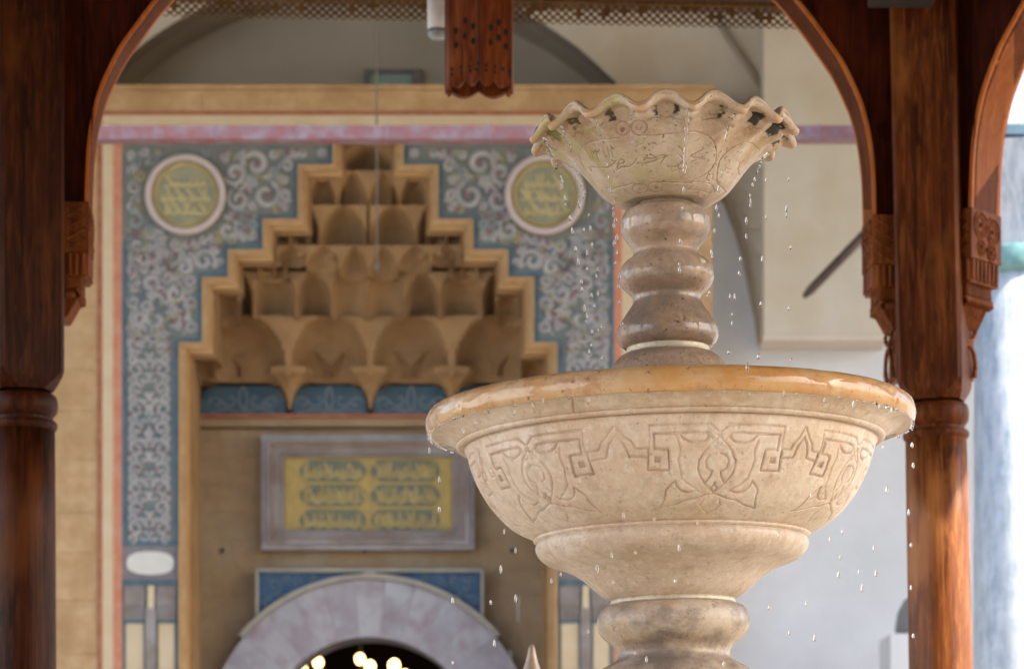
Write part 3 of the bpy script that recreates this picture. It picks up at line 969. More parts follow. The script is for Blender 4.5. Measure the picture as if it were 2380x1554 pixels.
# ------------------------------------------------------------------ porch column, tie beams, cable, pole
YA = 15.5
pc = tag(empty('porch_column', (X(2262, YA) + .25, YA, 0)), 'streaked white marble porch column with green bronze collar at far right', 'column')
k = YA / FPX
m = MB(); zc = Z(650, YA)
m.lathe([(.30, 0), (.30, .2), (.255, .3), (.25, 2), (.24, zc)], 48)
m.build('shaft', M['colmarble'], pc, smooth=True)
m = MB(); m.lathe([(.235, zc), (.26, zc + .012), (.272, zc + .05), (.268, zc + .09), (.255, zc + .13), (.24, zc + .15)], 48)
m.build('bronze_collar', M['bronze'], pc, smooth=True)
m = MB(); z1 = Z(345, YA)
for i in range(24):
    a = 2 * math.pi * i / 24
m.lathe([(.235, zc + .15), (.24, zc + .2), (.25, zc + .32), (.29, zc + .5), (.33, z1 - .02)], 12)
m.build('capital', M['colmarble'], pc)
m = MB(); m.box(-.35, .35, -.3, .3, z1, Z(322, YA)); m.build('iron_band', M['bluewood'], pc)
m = MB(); m.box(-.31, .55, -.26, .26, Z(322, YA), 8.0); m.build('arch_springer', M['colmarble'], pc)

YT = 16.2
m = MB(); m.box(-5.2, X(2262, YT) - .08, YT - .06, YT + .06, Z(329, YT), Z(298, YT))
# nail plates and wear: small iron straps along the beam
tb = tag(m.build('tie_beam', M['pinkwood']), 'long pinkish painted tie beam crossing in front of the portal top', 'beam')
for u in (505, 690, 900, 1140, 1320, 1900):
    q = MB(); q.box(X(u - 2, YT), X(u + 3, YT), YT - .064, YT + .064, Z(330, YT), Z(296, YT))
    q.build('iron_strap', simple('strap', (.25, .15, .2), (.3, .2, .25)) if 'strap' not in bpy.data.materials else bpy.data.materials['strap'], tb)
m = MB(); m.tube([P(875, -200, 17.5), P(876, 620, 17.5)], .0065, 6); m.lathe([(.012, Z(628, 17.5)), (.016, Z(622, 17.5)), (.012, Z(612, 17.5))], 8, X(876, 17.5), 17.5)
tag(m.build('hanging_cable', M['cable']), 'thin dark cable hanging straight down in front of the stepped niche', 'cable')
m = MB(); m.tube([P(1868, 690, 18.2), P(1882, 676, 18.2), P(2080, 472, 18.0)], [.014, .029, .032], 10)
tag(m.build('wooden_pole', M['darkwood'], smooth=True), 'dark wooden pole slanting up across the plaster pier to the right post', 'pole')

# ================================================================== PAVILION
KC = Vector((.149, 5.90, 0)); KR = 3.906; KA = 3.609; K0 = 3.84
HS = KR * math.sin(math.pi / 8)
pav = tag(empty('wooden_pavilion', KC, (0, 0, 0)), 'octagonal dark red timber pavilion with carved arches around the marble fountain', 'pavilion')
kk = 9.5 / FPX
def zz(v): return EYE + (HV - v) * kk
# post, built with its face towards -y (towards the pavilion centre)
def make_post(mat_s, mat_r):
    p = empty('post'); p.parent = pav
    h = .109
    m = MB()
    zt, zb = 4.93, zz(905)
    c_ = .012
    def sq(hw, z, r=.012): return [(-hw + r, -hw, z), (hw - r, -hw, z), (hw, -hw + r, z), (hw, hw - r, z), (hw - r, hw, z), (-hw + r, hw, z), (-hw, hw - r, z), (-hw, -hw + r, z)]
    rings = [sq(h, zt), sq(h, zz(880)), sq(h - .003, zz(893), .02), sq(h - .008, zz(905), .035), sq(h - .018, zz(922), .05)]
    vs = [q for r_ in rings for q in r_]; fs = []
    for i in range(len(rings) - 1):
        for j in range(8):
            k_ = (j + 1) % 8; fs.append((i * 8 + j, i * 8 + k_, (i + 1) * 8 + k_, (i + 1) * 8 + j))
    fs.append(tuple(range(8))); m.add(vs, fs)
    m.build('square_beam', mat_s, p)
    m = MB()
    t = kk
    m.lathe([(.085, zz(925)), (.100, zz(929)), (.108, zz(934)), (.112, zz(945)), (.113, zz(957)), (.110, zz(970)), (.101, zz(979)), (.096, zz(983)), (.096, zz(989)),
             (.104, zz(990)), (.111, zz(996)), (.112, zz(1002)), (.108, zz(1009)), (.103, zz(1012))][::-1], 48)
    m.build('ring_moulding', mat_s, p, auto=40)
    m = MB(); m.lathe([(.115, 0), (.115, .4), (.112, .5), (.109, 1.2), (.1075, zz(1554)), (.105, zz(1200)), (.103, zz(1011))], 48)
    m.build('shaft', mat_r, p, smooth=True)
    return p
for i in range(8):
    ang = R(90 - K0 * -1) if False else 0
    # corner i: angle of the radial direction, corner 0 = rear left, corner 1 = rear right
    phi = R(90 + K0 + 22.5 - 45 * i)
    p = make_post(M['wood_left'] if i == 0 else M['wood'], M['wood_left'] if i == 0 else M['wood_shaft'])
    p.location = (KR * math.cos(phi) + (-.033 if i == 0 else .033 if i == 1 else 0), KR * math.sin(phi), 0)
    p.rotation_euler = (0, 0, phi - math.pi / 2)
    if i == 1:
        # this post leans a little
        zc = zz(950); lean = R(-1.2)
        p.rotation_mode = 'XYZ'
        p.matrix_basis = Matrix.Translation(p.location + Vector((0, 0, zc))) @ Matrix.Rotation(lean, 4, 'Y') @ Matrix.Translation((0, 0, -zc)) @ Matrix.Rotation(phi - math.pi / 2, 4, 'Z')

# arch sides
acurve = [(913, 484), (912, 450), (908, 360), (898, 290), (881, 225), (859, 174), (836, 129), (805, 84), (770, 36), (741, 0), (700, -46), (640, -100), (560, -150), (460, -195), (340, -228), (200, -248), (90, -256), (0, -258)]
def catmull(pts, n_=4):
    out = []
    for i in range(len(pts) - 1):
        p0 = pts[max(i - 1, 0)]; p1 = pts[i]; p2 = pts[i + 1]; p3 = pts[min(i + 2, len(pts) - 1)]
        for j in range(n_):
            t = j / n_
            out.append(tuple(.5 * (2 * p1[q] + (p2[q] - p0[q]) * t + (2 * p0[q] - 5 * p1[q] + 4 * p2[q] - p3[q]) * t * t + (3 * p1[q] - p0[q] - 3 * p2[q] + p3[q]) * t ** 3) for q in range(len(p1))))
    out.append(pts[-1]); return out
AC = [(o * kk, zz(v)) for o, v in catmull(acurve)]
TH = .18
def make_side():
    s = empty('arch'); s.parent = pav
    # panels left and right
    zt = 4.93
    for sg in (-1, 1):
        poly = [(sg * x, z) for x, z in AC[:]] + [(0, zt), (sg * 1.46, zt), (sg * 1.46, zz(484))]
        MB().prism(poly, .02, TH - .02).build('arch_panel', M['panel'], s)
        # thin edge bead on the panel face
        m = MB(); m.tube([(sg * (x + .004), .018, z) for x, z in AC[:44]], .006, 6); m.build('edge_bead', M['panel'], s)
        # soffit board
        m = MB(); vs = []; fs = []
        for x, z in AC:
            vs += [(sg * (x - .0), 0, z), (sg * (x - .0), TH, z), (sg * (x + .012), TH, z + .004), (sg * (x + .012), 0, z + .004)]
        nn = len(AC)
        for i in range(nn - 1):
            for j in range(4):
                a = i * 4 + j; b = i * 4 + (j + 1) % 4
                fs.append((a, b, b + 4, a + 4))
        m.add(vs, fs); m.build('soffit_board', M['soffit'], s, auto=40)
    # carved brackets
    for sg in (-1, 1):
        b = empty('bracket'); b.parent = s
        def bx(m, o0, o1, v0, v1, y0=0, y1=TH):
            a, c_ = sorted((sg * o0 * kk, sg * o1 * kk)); m.box(a, c_, y0, y1, zz(v1), zz(v0)); return m
        m = bx(MB(), 911.5, 985, 484.3, 600, -.004, TH + .004); m.build('carved_block', M['carve'], b)
        # rosettes on the reveal side
        for (yc, vc, ro) in ((.052, 520, .040), (.128, 528, .040), (.058, 572, .024), (.120, 578, .026)):
            m = MB(); xx = sg * 911 * kk
            for rr, w_ in ((1.0, .0042), (.55, .003)):
                pts = [(xx, yc + ro * rr * math.cos(t), zz(vc) + ro * 1.15 * rr * math.sin(t)) for t in [2 * math.pi * i / 20 for i in range(21)]]
                m.tube(pts, w_, 5)
            for i in range(14):
                t = 2 * math.pi * i / 14
                m.tube([(xx, yc + ro * .6 * math.cos(t), zz(vc) + ro * 1.15 * .6 * math.sin(t)), (xx, yc + ro * .95 * math.cos(t), zz(vc) + ro * 1.15 * .95 * math.sin(t))], .0022, 4)
            m.lathe([(.001, 0), (.008, .001), (.009, .004), (.001, .008)], 8)
            base = len(m.v) - 32
            for q in range(base, len(m.v)):
                x_, y_, z_ = m.v[q]; m.v[q] = (xx - sg * z_, yc + y_, zz(vc) + x_)
            m.build('rosette', M['carve'], b, smooth=True)
        # lattice carving on the face
        m = MB()
        for i in range(4):
            v0 = 492 + i * 26
            for dx in (0, 1):
                o0 = (918, 962) if dx else (962, 918)
                m.tube([(sg * o0[0] * kk, -.004, zz(v0)), (sg * o0[1] * kk, -.004, zz(v0 + 26))], .0035, 4)
        m.build('face_carving', M['carve'], b)
        # fluted block
        m = bx(MB(), 918, 985, 600.3, 655, .004, TH - .002)
        for i in range(7):
            yc = .016 + i * (TH - .032) / 6
            m.tube([(sg * 918 * kk, yc, zz(602)), (sg * 918 * kk, yc, zz(650))], .0095, 8)
        for i in range(3):
            m.tube([(sg * (926 + i * 15) * kk, .004, zz(602)), (sg * (926 + i * 15) * kk, .004, zz(650))], .008, 8)
        m.build('fluted_block', M['carve'], b)
        m = bx(MB(), 932, 985, 655.3, 682, .012, TH - .012)
        for i in range(13):
            yc = .02 + i * (TH - .04) / 12
            m.tube([(sg * 932 * kk, yc, zz(656)), (sg * 932 * kk, yc, zz(681))], .0045, 6)
        m.build('small_flutes', M['carve'], b)
        # rope bead
        m = bx(MB(), 944, 985, 682.3, 702, .015, TH - .015)
        for i in range(11):
            yc = .014 + i * (TH - .028) / 10
            m.tube([(sg * 944 * kk, yc - .006, zz(681)), (sg * 932 * kk, yc, zz(688)), (sg * 933 * kk, yc + .006, zz(697)), (sg * 946 * kk, yc + .010, zz(704))], [.005, .009, .009, .004], 6)
        m.build('rope_bead', M['carve'], b, smooth=True)
        # fluted taper
        m = MB()
        m.prism([(sg * 941 * kk, zz(702)), (sg * 985 * kk, zz(702)), (sg * 985 * kk, zz(748)), (sg * 966 * kk, zz(748))], .02, TH - .02)
        for i in range(11):
            yc = .026 + i * (TH - .052) / 10
            m.tube([(sg * 941 * kk, yc, zz(703)), (sg * 966 * kk, yc, zz(747))], .005, 6)
        m.build('fluted_taper', M['carve'], b)
        # pierced tail
        m = bx(MB(), 972, 985, 748.3, 868, .012, TH - .03)
        m.build('tail_board', M['carve'], b)
        m = MB(); xx = sg * 962 * kk
        for (vc, hh, a0, a1) in ((752, 26, 180, 360), (836, 48, 0, 180)):
            pts = [(xx, .085 + .052 * math.cos(R(a0 + (a1 - a0) * i / 14)), zz(vc) + hh * kk * math.sin(R(a0 + (a1 - a0) * i / 14))) for i in range(15)]
            m.tube(pts, .0075, 6)
        for yc in (.033, .137):
            m.tube([(xx, yc, zz(836)), (xx + sg * .004, yc, zz(862))], .0085, 6)
        m.build('pierced_tail', M['carve'], b, smooth=True)
    return s
s0 = make_side()
def place_side(s, i):
    # side i lies between corner i and corner i+1; local -y faces the centre
    phi = R(90 + K0 - 45 * i)
    s.location = (KA * math.cos(phi) , KA * math.sin(phi), 0)
    s.rotation_euler = (0, 0, phi - math.pi / 2)
place_side(s0, 0)
for i in range(1, 8):
    place_side(copy_tree(s0, pav), i)
# the rear left bracket has lost its pierced tail
for b in [x for x in list(COL.objects) if x.parent == s0 and x.name.startswith('bracket')]:
    kids = [x for x in list(COL.objects) if x.parent == b]
    blk = [x for x in kids if x.name.startswith('carved_block')][0]
    if blk.data.vertices[0].co.x < 0:
        for x in kids:
            if x.name.startswith(('tail_board', 'pierced_tail')): bpy.data.objects.remove(x)

# hanging keystone pendant
pend = empty('keystone_pendant'); pend.parent = pav
kp = 9.42
def KX(u): return X(u, kp)
pl = [(-80, .05), (-70, 0), (0, -.055), (76, 0), (81, .05), (70, .12), (-70, .12)]
plan = [(o * kp / FPX, y) for o, y in pl]
def kz(v): return Z(v, kp)
m = MB(); n_ = len(plan); tops = []; nsub = 9
# outer wall with scalloped lower edge
vs = []; fs = []; ring = []
for i in range(n_):
    a, b = plan[i], plan[(i + 1) % n_]
    for j in range(nsub * 2):
        t = j / (nsub * 2)
        ring.append((a[0] + (b[0] - a[0]) * t, a[1] + (b[1] - a[1]) * t, t))
nr = len(ring)
for zi in range(3):
    for (x, y, t) in ring:
        if zi == 0: z = 4.93
        elif zi == 1: z = kz(185)
        else: z = kz(192) - .022 * abs(math.sin(t * math.pi * 2))
        vs.append((x, y, z))
for zi in range(2):
    for j in range(nr):
        k_ = (j + 1) % nr
        fs.append((zi * nr + j, zi * nr + k_, (zi + 1) * nr + k_, (zi + 1) * nr + j))
# inner wall
for (x, y, t) in ring: vs.append((x * .9, (y - .03) * .8 + .03, kz(192) - .02 * abs(math.sin(t * math.pi * 2))))
for (x, y, t) in ring: vs.append((x * .9, (y - .03) * .8 + .03, kz(150)))
for j in range(nr):
    k_ = (j + 1) % nr
    fs.append((2 * nr + j, 2 * nr + k_, 3 * nr + k_, 3 * nr + j)); fs.append((3 * nr + j, 3 * nr + k_, 4 * nr + k_, 4 * nr + j))
m.add(vs, fs); m.build('pendant_box', M['pend'], pend)
m = MB(); m.prism([(x * .88, -y) for x, y in plan], 0, .004)
m.v = [(x, (-z - .03) * .8 + .03, kz(150) + y) for x, y, z in m.v]
m.build('pendant_floor', M['hole'], pend)
m = MB(); m.tube([(0, -.056, 4.9), (0, -.056, kz(188))], .0022, 4); m.build('corner_joint', M['hole'], pend)
m = MB()
def hole_disc_on(o, v, rx, rz_):  # near-black disc on the wood, painted shade instead of a real hole
    # position o on the folded front
    if o < 0: x0, y0, x1, y1 = plan[1][0], plan[1][1], plan[2][0], plan[2][1]
    else: x0, y0, x1, y1 = plan[2][0], plan[2][1], plan[3][0], plan[3][1]
    x = o * kp / FPX; t = (x - x0) / (x1 - x0); y = y0 + (y1 - y0) * t
    L = math.hypot(x1 - x0, y1 - y0); dx, dy = (x1 - x0) / L, (y1 - y0) / L
    c_ = Vector((x, y, kz(v)))
    q = [c_ + Vector((dx, dy, 0)) * (rx * math.cos(a)) + Vector((0, 0, 1)) * (rz_ * math.sin(a)) for a in [2 * math.pi * i / 8 for i in range(8)]]
    nrm = Vector((dy, -dx, 0)) * .0015
    m.add([p_ + nrm for p_ in q] + [p_ - nrm * 3 for p_ in q], [tuple(range(8))] + [(i, (i + 1) % 8, (i + 1) % 8 + 8, i + 8) for i in range(8)])
for (cx_, cy_) in ((1177, 192), (1243, 248), (1104, 262), (1177, 316), (1105, 378), (1243, 368), (1448, 200), (1384, 250), (1506, 268), (1448, 322), (1382, 370), (1506, 385)):
    hole_disc_on(((1200 + cx_ / 2.1636) * .6198 - 1113), (cy_ / 2.1636) * .6198, .0085, .012)
for (cx_, cy_) in ((1070, 568), (1070, 610), (1148, 562), (1148, 608), (1213, 568), (1218, 605), (1285, 552), (1270, 600), (1345, 560), (1345, 600), (1420, 562), (1418, 605), (1480, 570), (1540, 575), (1540, 608)):
    hole_disc_on(((1200 + cx_ / 2.1636) * .6198 - 1113), (cy_ / 2.1636) * .6198, .0055, .0065)
m.build('hole_shade_discs', M['hole'], pend)
pend.location = (X(1113, kp) - KC.x, kp - KC.y, 0)
pend.rotation_euler = (0, 0, R(1))

# roof: underside boards, cone, wall plate, pierced valances
m = MB(); ER = 5.35
def octp(r, z): return [(r * math.cos(R(90 + K0 + 22.5 - 45 * i)), r * math.sin(R(90 + K0 + 22.5 - 45 * i)), z) for i in range(8)]
a = octp(ER, 4.93); b = octp(ER, 5.03); c_ = octp(3.7, 5.9); d_ = [(0, 0, 7.6)]
m.add(a + b + c_ + d_, [tuple(range(8))] + [(i, (i + 1) % 8, (i + 1) % 8 + 8, i + 8) for i in range(8)] + [(i + 8, (i + 1) % 8 + 8, (i + 1) % 8 + 16, i + 16) for i in range(8)] + [(i + 16, (i + 1) % 8 + 16, 24) for i in range(8)])
m.build('roof', M['roofwood'], pav)
ea = (ER - .12) * math.cos(math.pi / 8)
hv = (ER - .12) * math.sin(math.pi / 8)
ye = KC.y + ea
kv = ye / FPX
def zv(v): return EYE + (HV - v) * kv
dxh, dzh, rh = 9.75 * kv, 9.0 * kv, 5.6 * kv
mv = MB()
rows = 5
z0 = zv(47)
ncol = int(hv * 2 / (dxh * 2)) - 1
for r_ in range(rows):
    for c0 in range(ncol):
        cx_ = -hv + dxh * (2 * c0 + 1 + (r_ % 2)) + dxh * .2
        cz_ = z0 + dzh * r_
        blocked = rnd.random() < (.0 if r_ < 2 else .18)
        vs = []
        corners = [(dxh, 0), (0, dzh), (-dxh, 0), (0, -dzh)]
        outer_ = []
        for q in range(4):
            a_, b_ = corners[q], corners[(q + 1) % 4]
            outer_ += [a_, ((a_[0] + b_[0]) / 2, (a_[1] + b_[1]) / 2)]
        if r_ == 0: outer_[6] = (0, -dzh * .85)
        rr = rh if not blocked else rh * .25
        for (ox, oz) in outer_: vs.append((cx_ + ox, 0, cz_ + oz))
        for q in range(8): vs.append((cx_ + rr * math.cos(math.pi * q / 4), 0, cz_ + rr * math.sin(math.pi * q / 4)))
        mv.add(vs, [(q, (q + 1) % 8, (q + 1) % 8 + 8, q + 8) for q in range(8)])
zt = z0 + dzh * (rows - 1)
mv.box(-hv, hv, -.006, .010, zt + dzh * .55, 4.93)
mv.box(-hv, hv, -.03, .03, zv(8), 4.93)
va = mv.build('pierced_valance', M['valance'], pav)
md = va.modifiers.new('thick', 'SOLIDIFY'); md.thickness = .008
va['kind'] = 'thing'
for i in range(8):
    o = va if i == 0 else va.copy()
    if i: COL.objects.link(o)
    phi = R(90 + K0 - 45 * i)
    o.location = (ea * math.cos(phi), ea * math.sin(phi), 0)
    o.rotation_euler = (0, 0, phi - math.pi / 2)
if 'kind' in va: 
    for o in COL.objects:
        if o.name.startswith('pierced_valance') and 'kind' in o: del o['kind']

# white lamp hanging behind the pendant, dark cap on the right post
sp = tag(empty('spotlight', P(1018, 60, 9.75)), 'white cylindrical spotlight hanging behind the perforated wooden pendant', 'spotlight')
m = MB(); k = 9.75 / FPX
m.lathe([(24 * k, -10 * k), (25 * k, 20 * k), (25 * k, 70 * k), (20 * k, 82 * k)], 28); m.build('housing', M['whitemetal'], sp, smooth=True)
m = MB(); m.lathe([(.002, -33 * k), (15 * k, -31 * k), (22 * k, -24 * k), (24 * k, -10 * k)], 28); m.build('glass_end', M['greymetal'], sp, smooth=True)
m = MB(); m.lathe([(.012, 82 * k), (.012, .72)], 10); m.build('stem', M['dark'], sp)
mb_ = MB(); x, y, z = P(2100, 0, 9.35)
mb_.box(x - .11, x + .10, y - .06, y + .06, z - .008, z + .08)
tag(mb_.build('junction_box', M['dark']), 'dark flat box fixed at the top of the right wooden post', 'box')

# ================================================================== FOUNTAIN
D0 = 6.0; KF = D0 / FPX
AX = X(1561, D0)
TILT = R(-1.1)
ZP = Z(1250, D0)
fo = tag(empty('marble_fountain', (AX, D0, ZP), (0, TILT, 0)), 'cream marble fountain with scalloped upper bowl and carved lower basin', 'fountain')
def lz(v): return Z(v, D0) - ZP
def prof(pts): return [(r * KF, lz(v)) for r, v in pts]

def resample(pr, step):
    out = [pr[0]]
    for i in range(len(pr) - 1):
        a, b = pr[i], pr[i + 1]
        L = math.hypot(b[0] - a[0], b[1] - a[1])
        nn = max(1, int(math.ceil(L / step)))
        for j in range(1, nn + 1): out.append((a[0] + (b[0] - a[0]) * j / nn, a[1] + (b[1] - a[1]) * j / nn))
    return out

def thetas(dense, coarse, lim=R(104)):
    a = np.arange(-lim, lim + 1e-9, dense)
    b = np.arange(lim + coarse, 2 * math.pi - lim - coarse * .5, coarse)
    return np.concatenate([a, b])

def project(xyz):
    c_, s_ = math.cos(TILT), math.sin(TILT)
    x = xyz[..., 0] * c_ + xyz[..., 2] * s_ + AX
    z = -xyz[..., 0] * s_ + xyz[..., 2] * c_ + ZP
    y = xyz[..., 1] + D0
    return 1190 + x * FPX / y, HV - (z - EYE) * FPX / y

def seg_dist(A, B, lines, rad):
    """distance field on points (A, B) to polylines, limited to rad; returns dist array"""
    dist = np.full(A.shape, 1e3)
    for ln in lines:
        for (x0, y0), (x1, y1) in zip(ln[:-1], ln[1:]):
            mk = (A > min(x0, x1) - rad) & (A < max(x0, x1) + rad) & (B > min(y0, y1) - rad) & (B < max(y0, y1) + rad)
            if not mk.any(): continue
            a = A[mk]; b = B[mk]
            dx, dy = x1 - x0, y1 - y0; L2 = dx * dx + dy * dy + 1e-12
            t = np.clip(((a - x0) * dx + (b - y0) * dy) / L2, 0, 1)
            d = np.hypot(a - x0 - t * dx, b - y0 - t * dy)
            dist[mk] = np.minimum(dist[mk], d)
    return dist

def grid_mesh(name, V, mat, parent, attrs=None, closed=True):
    ni, nj = V.shape[:2]
    me = bpy.data.meshes.new(name)
    verts = V.reshape(-1, 3)
    i = np.arange(ni - 1)[:, None]; j = np.arange(nj if closed else nj - 1)[None, :]
    jn = (j + 1) % nj
    F = np.stack([i * nj + j, i * nj + jn, (i + 1) * nj + jn, (i + 1) * nj + j], -1).reshape(-1, 4)
    me.vertices.add(len(verts)); me.vertices.foreach_set('co', verts.astype(np.float32).ravel())
    me.loops.add(F.size); me.loops.foreach_set('vertex_index', F.ravel().astype(np.int32))
    me.polygons.add(len(F)); me.polygons.foreach_set('loop_start', (np.arange(len(F)) * 4).astype(np.int32))
    me.update(calc_edges=True)
    me.validate()
    me.shade_smooth()
    if attrs:
        for k_, arr in attrs.items():
            at = me.attributes.new(k_, 'FLOAT', 'POINT')
            at.data.foreach_set('value', arr.astype(np.float32).ravel())
    me.materials.append(mat)
    return link(name, me, parent)

def smooth_noise(A, B, sc, seed):
    """cheap value noise on 2-d arrays"""
    rs = np.random.RandomState(seed); G = rs.rand(64, 64)
    a = (A * sc) % 63; b = (B * sc) % 63
    ia = np.floor(a).astype(int); ib = np.floor(b).astype(int)
    fa = a - ia; fb = b - ib
    fa = fa * fa * (3 - 2 * fa); fb = fb * fb * (3 - 2 * fb)
    g = lambda x, y: G[x % 64, y % 64]
    return (g(ia, ib) * (1 - fa) * (1 - fb) + g(ia + 1, ib) * fa * (1 - fb) + g(ia, ib + 1) * (1 - fa) * fb + g(ia + 1, ib + 1) * fa * fb)

# ---- lower basin body
body = [(316, 1256), (321, 1253), (322, 1250), (320, 1247), (319, 1245.5), (323, 1244), (345, 1234), (362, 1225), (378, 1215), (398, 1196), (420, 1170), (437, 1143), (453, 1112), (463, 1086), (469, 1066), (474, 1048), (477, 1041), (480, 1038.5), (478, 1037),
        (486, 1037), (493, 1035.5), (497, 1032), (497, 1028), (494, 1026), (497, 1025), (500, 1023), (507, 1019), (516, 1012), (530, 1005), (545, 1002), (554, 1003)]
bp = resample(catmull(prof(body), 3), .0014)
th = thetas(.0014 / .43, .02)
bp = np.array(bp)
al = np.concatenate([[0], np.cumsum(np.hypot(np.diff(bp[:, 0]), np.diff(bp[:, 1])))])
TH_, RR = np.meshgrid(th, bp[:, 0]); _, ZZ = np.meshgrid(th, bp[:, 1])
_, AL = np.meshgrid(th, al)
def to3(TT, r, z): return np.stack([r * np.sin(TT), -r * np.cos(TT), z], -1)
V0 = to3(TH_, RR, ZZ)
PU, PV = project(V0)
RREF = .43
front = np.abs(TH_) < R(88)
fu = PU[front]; fv = PV[front]; ft = TH_[front]; fa_ = AL[front]
def unproj(pts):
    out = []
    for u, v in pts:
        k_ = np.argmin((fu - u) ** 2 + (fv - v) ** 2)
        out.append((ft[k_], fa_[k_]))
    return out
def c4(pts): return [(1524.7 + x * .2792, 830.5 + y * .2792) for x, y in pts]
def c3(pts): return [(966.9 + x * .2792, 830.5 + y * .2792) for x, y in pts]
def dens(pts, n_=5):
    out = []
    for a, b in zip(pts[:-1], pts[1:]):
        for j in range(n_): out.append((a[0] + (b[0] - a[0]) * j / n_, a[1] + (b[1] - a[1]) * j / n_))
    return out + [pts[-1]]
# (polyline, strength)
tr = [
    ([(530, 610), (595, 555), (800, 556), (1062, 570)], .55),
    ([(600, 662), (622, 628), (700, 624), (1025, 640), (1005, 770), (905, 768), (875, 940), (1025, 943), (1046, 770)], 1.0),
    ([(1062, 570), (1046, 690), (1046, 770)], .35),
    ([(956, 834), (990, 838), (985, 872), (953, 868), (956, 834)], 1.5), ([(972, 838), (970, 868)], 1.2),
    ([(600, 660), (645, 698), (700, 710), (750, 704), (800, 680), (832, 645)], .8),
    ([(430, 630), (470, 690), (540, 735), (590, 752)], .35),
    ([(505, 640), (590, 735), (632, 790), (660, 860), (655, 930), (625, 990), (575, 1048), (545, 985), (540, 945), (590, 915), (605, 862), (585, 812), (530, 795)], .6),
    ([(845, 690), (815, 760), (820, 850), (795, 935), (765, 1010), (700, 1055), (610, 1108)], .35),
    ([(550, 1145), (600, 1170), (680, 1185), (745, 1225), (835, 1252), (840, 1180), (857, 1110), (830, 1055), (808, 1028)], .75),
    ([(808, 1028), (785, 1075), (740, 1110), (680, 1122), (620, 1106)], .75),
    ([(490, 1040), (515, 1080), (480, 1130)], .9),
    ([(480, 1130), (575, 1048)], .4),
    ([(540, 1175), (552, 1222), (500, 1262), (440, 1290)], .35),
    ([(475, 1128), (560, 1150)], .5),
]
AXC = 497
half = []
cen_t = None
c0t = unproj(c4([(AXC + 20, 600), (AXC - 15, 1130)]))
cen_t = (c0t[0][0] + c0t[1][0]) / 2
def axis_t(a):  # axis leans a little: interpolate by arc length
    (t0, a0), (t1, a1) = c0t
    return t0 + (t1 - t0) * (a - a0) / (a1 - a0)
motif = []
for pts, st in tr:
    q = unproj(dens(c4(pts), 3))
    q = [(t - axis_t(a), a) for t, a in q]; st = round(min(1.5, st + .25), 2)
    motif.append((q, st)); motif.append(([(-t, a) for t, a in q], st))
# the zigzag peak between motifs, traced left of the centre motif
pk = [([(1607, 655), (1650, 690), (1690, 722), (1715, 775), (1745, 826), (1830, 829), (1925, 828)], .9),
      ([(1610, 578), (1660, 625), (1703, 666), (1760, 697), (1800, 756), (1920, 755)], .7)]
pkc = unproj(c3([(1607, 655)]))[0][0]
peak = []
for pts, st in pk:
    q = [(t - pkc, a) for t, a in unproj(dens(c3(pts), 3))]
    peak.append((q, st)); peak.append(([(-t, a) for t, a in q], st))
angs = [cen_t + R(x) for x in (-104.3, -56.3, 0, 52.0, 105, 158)]
box_off = max(abs(t) for q, s_ in motif for t, a in q)
G = np.zeros_like(TH_); DIRT = np.zeros_like(TH_)
def carve(lines, st, TT, AA, wd, rad=.012, rref=RREF):
    global G, DIRT
    d = seg_dist(TT * rref, AA, [[(t * rref, a) for t, a in ln] for ln in lines], rad)
    e = np.exp(-(d / wd) ** 2) * st
    G = np.maximum(G, e)
    DIRT = np.maximum(DIRT, np.exp(-(d / (wd * .85)) ** 2) * min(1, st))
for ai, c0_ in enumerate(angs):
    for st in sorted({s_ for q, s_ in motif}):
        carve([[(t + c0_, a) for t, a in q] for q, s_ in motif if s_ == st], st, TH_, AL, .0025)
for a, b in zip(angs[:-1], angs[1:]):
    mid = (a + b) / 2
    sc = ((b - a) / 2 - box_off + R(.6)) / max(abs(t) for q, s_ in peak for t, aa in q) if True else 1
    sc = max(.5, min(1.3, sc))
    for st in (.7, .9):
        carve([[(t * sc + mid, aa) for t, aa in q] for q, s_ in peak if s_ == st], st, TH_, AL, .0025)
nz = smooth_noise(TH_ * RREF, AL, 45, 3)
G *= (.55 + .75 * nz)
DIRT *= np.clip(smooth_noise(TH_ * RREF, AL, 30, 5) * 1.5, 0.1, 1) * .62
r2 = RR - G * .0040
# slight hand-made waviness
r2 = r2 + (smooth_noise(TH_ * 3 + 9, AL * 8, 2.0, 8) - .5) * .0016
V = to3(TH_, r2, ZZ - 0 * G)
# cracks / thin stains under the lip
cr = [unproj(c3([(1275, 310), (1300, 345), (1305, 400), (1310, 450)])), unproj(c3([(545, 402), (585, 425), (610, 465)]))]
dC = seg_dist(TH_ * RREF, AL, [[(t * RREF, a) for t, a in ln] for ln in cr], .01)
DIRT = np.maximum(DIRT, np.exp(-(dC / .0018) ** 2) * .9)
# warm water stain seeping at grooves of mouldings
for v_ in (1038.5, 1247):
    zt_ = lz(v_)
    DIRT = np.maximum(DIRT, np.exp(-((ZZ - zt_) / .0016) ** 2) * .45 * (RR < 490 * KF))
grid_mesh('basin', V, M['basin'], fo, {'dirt': DIRT, 'algae': DIRT * 0, 'moss': DIRT * 0, 'rust': DIRT * 0, 'brown': DIRT * 0})

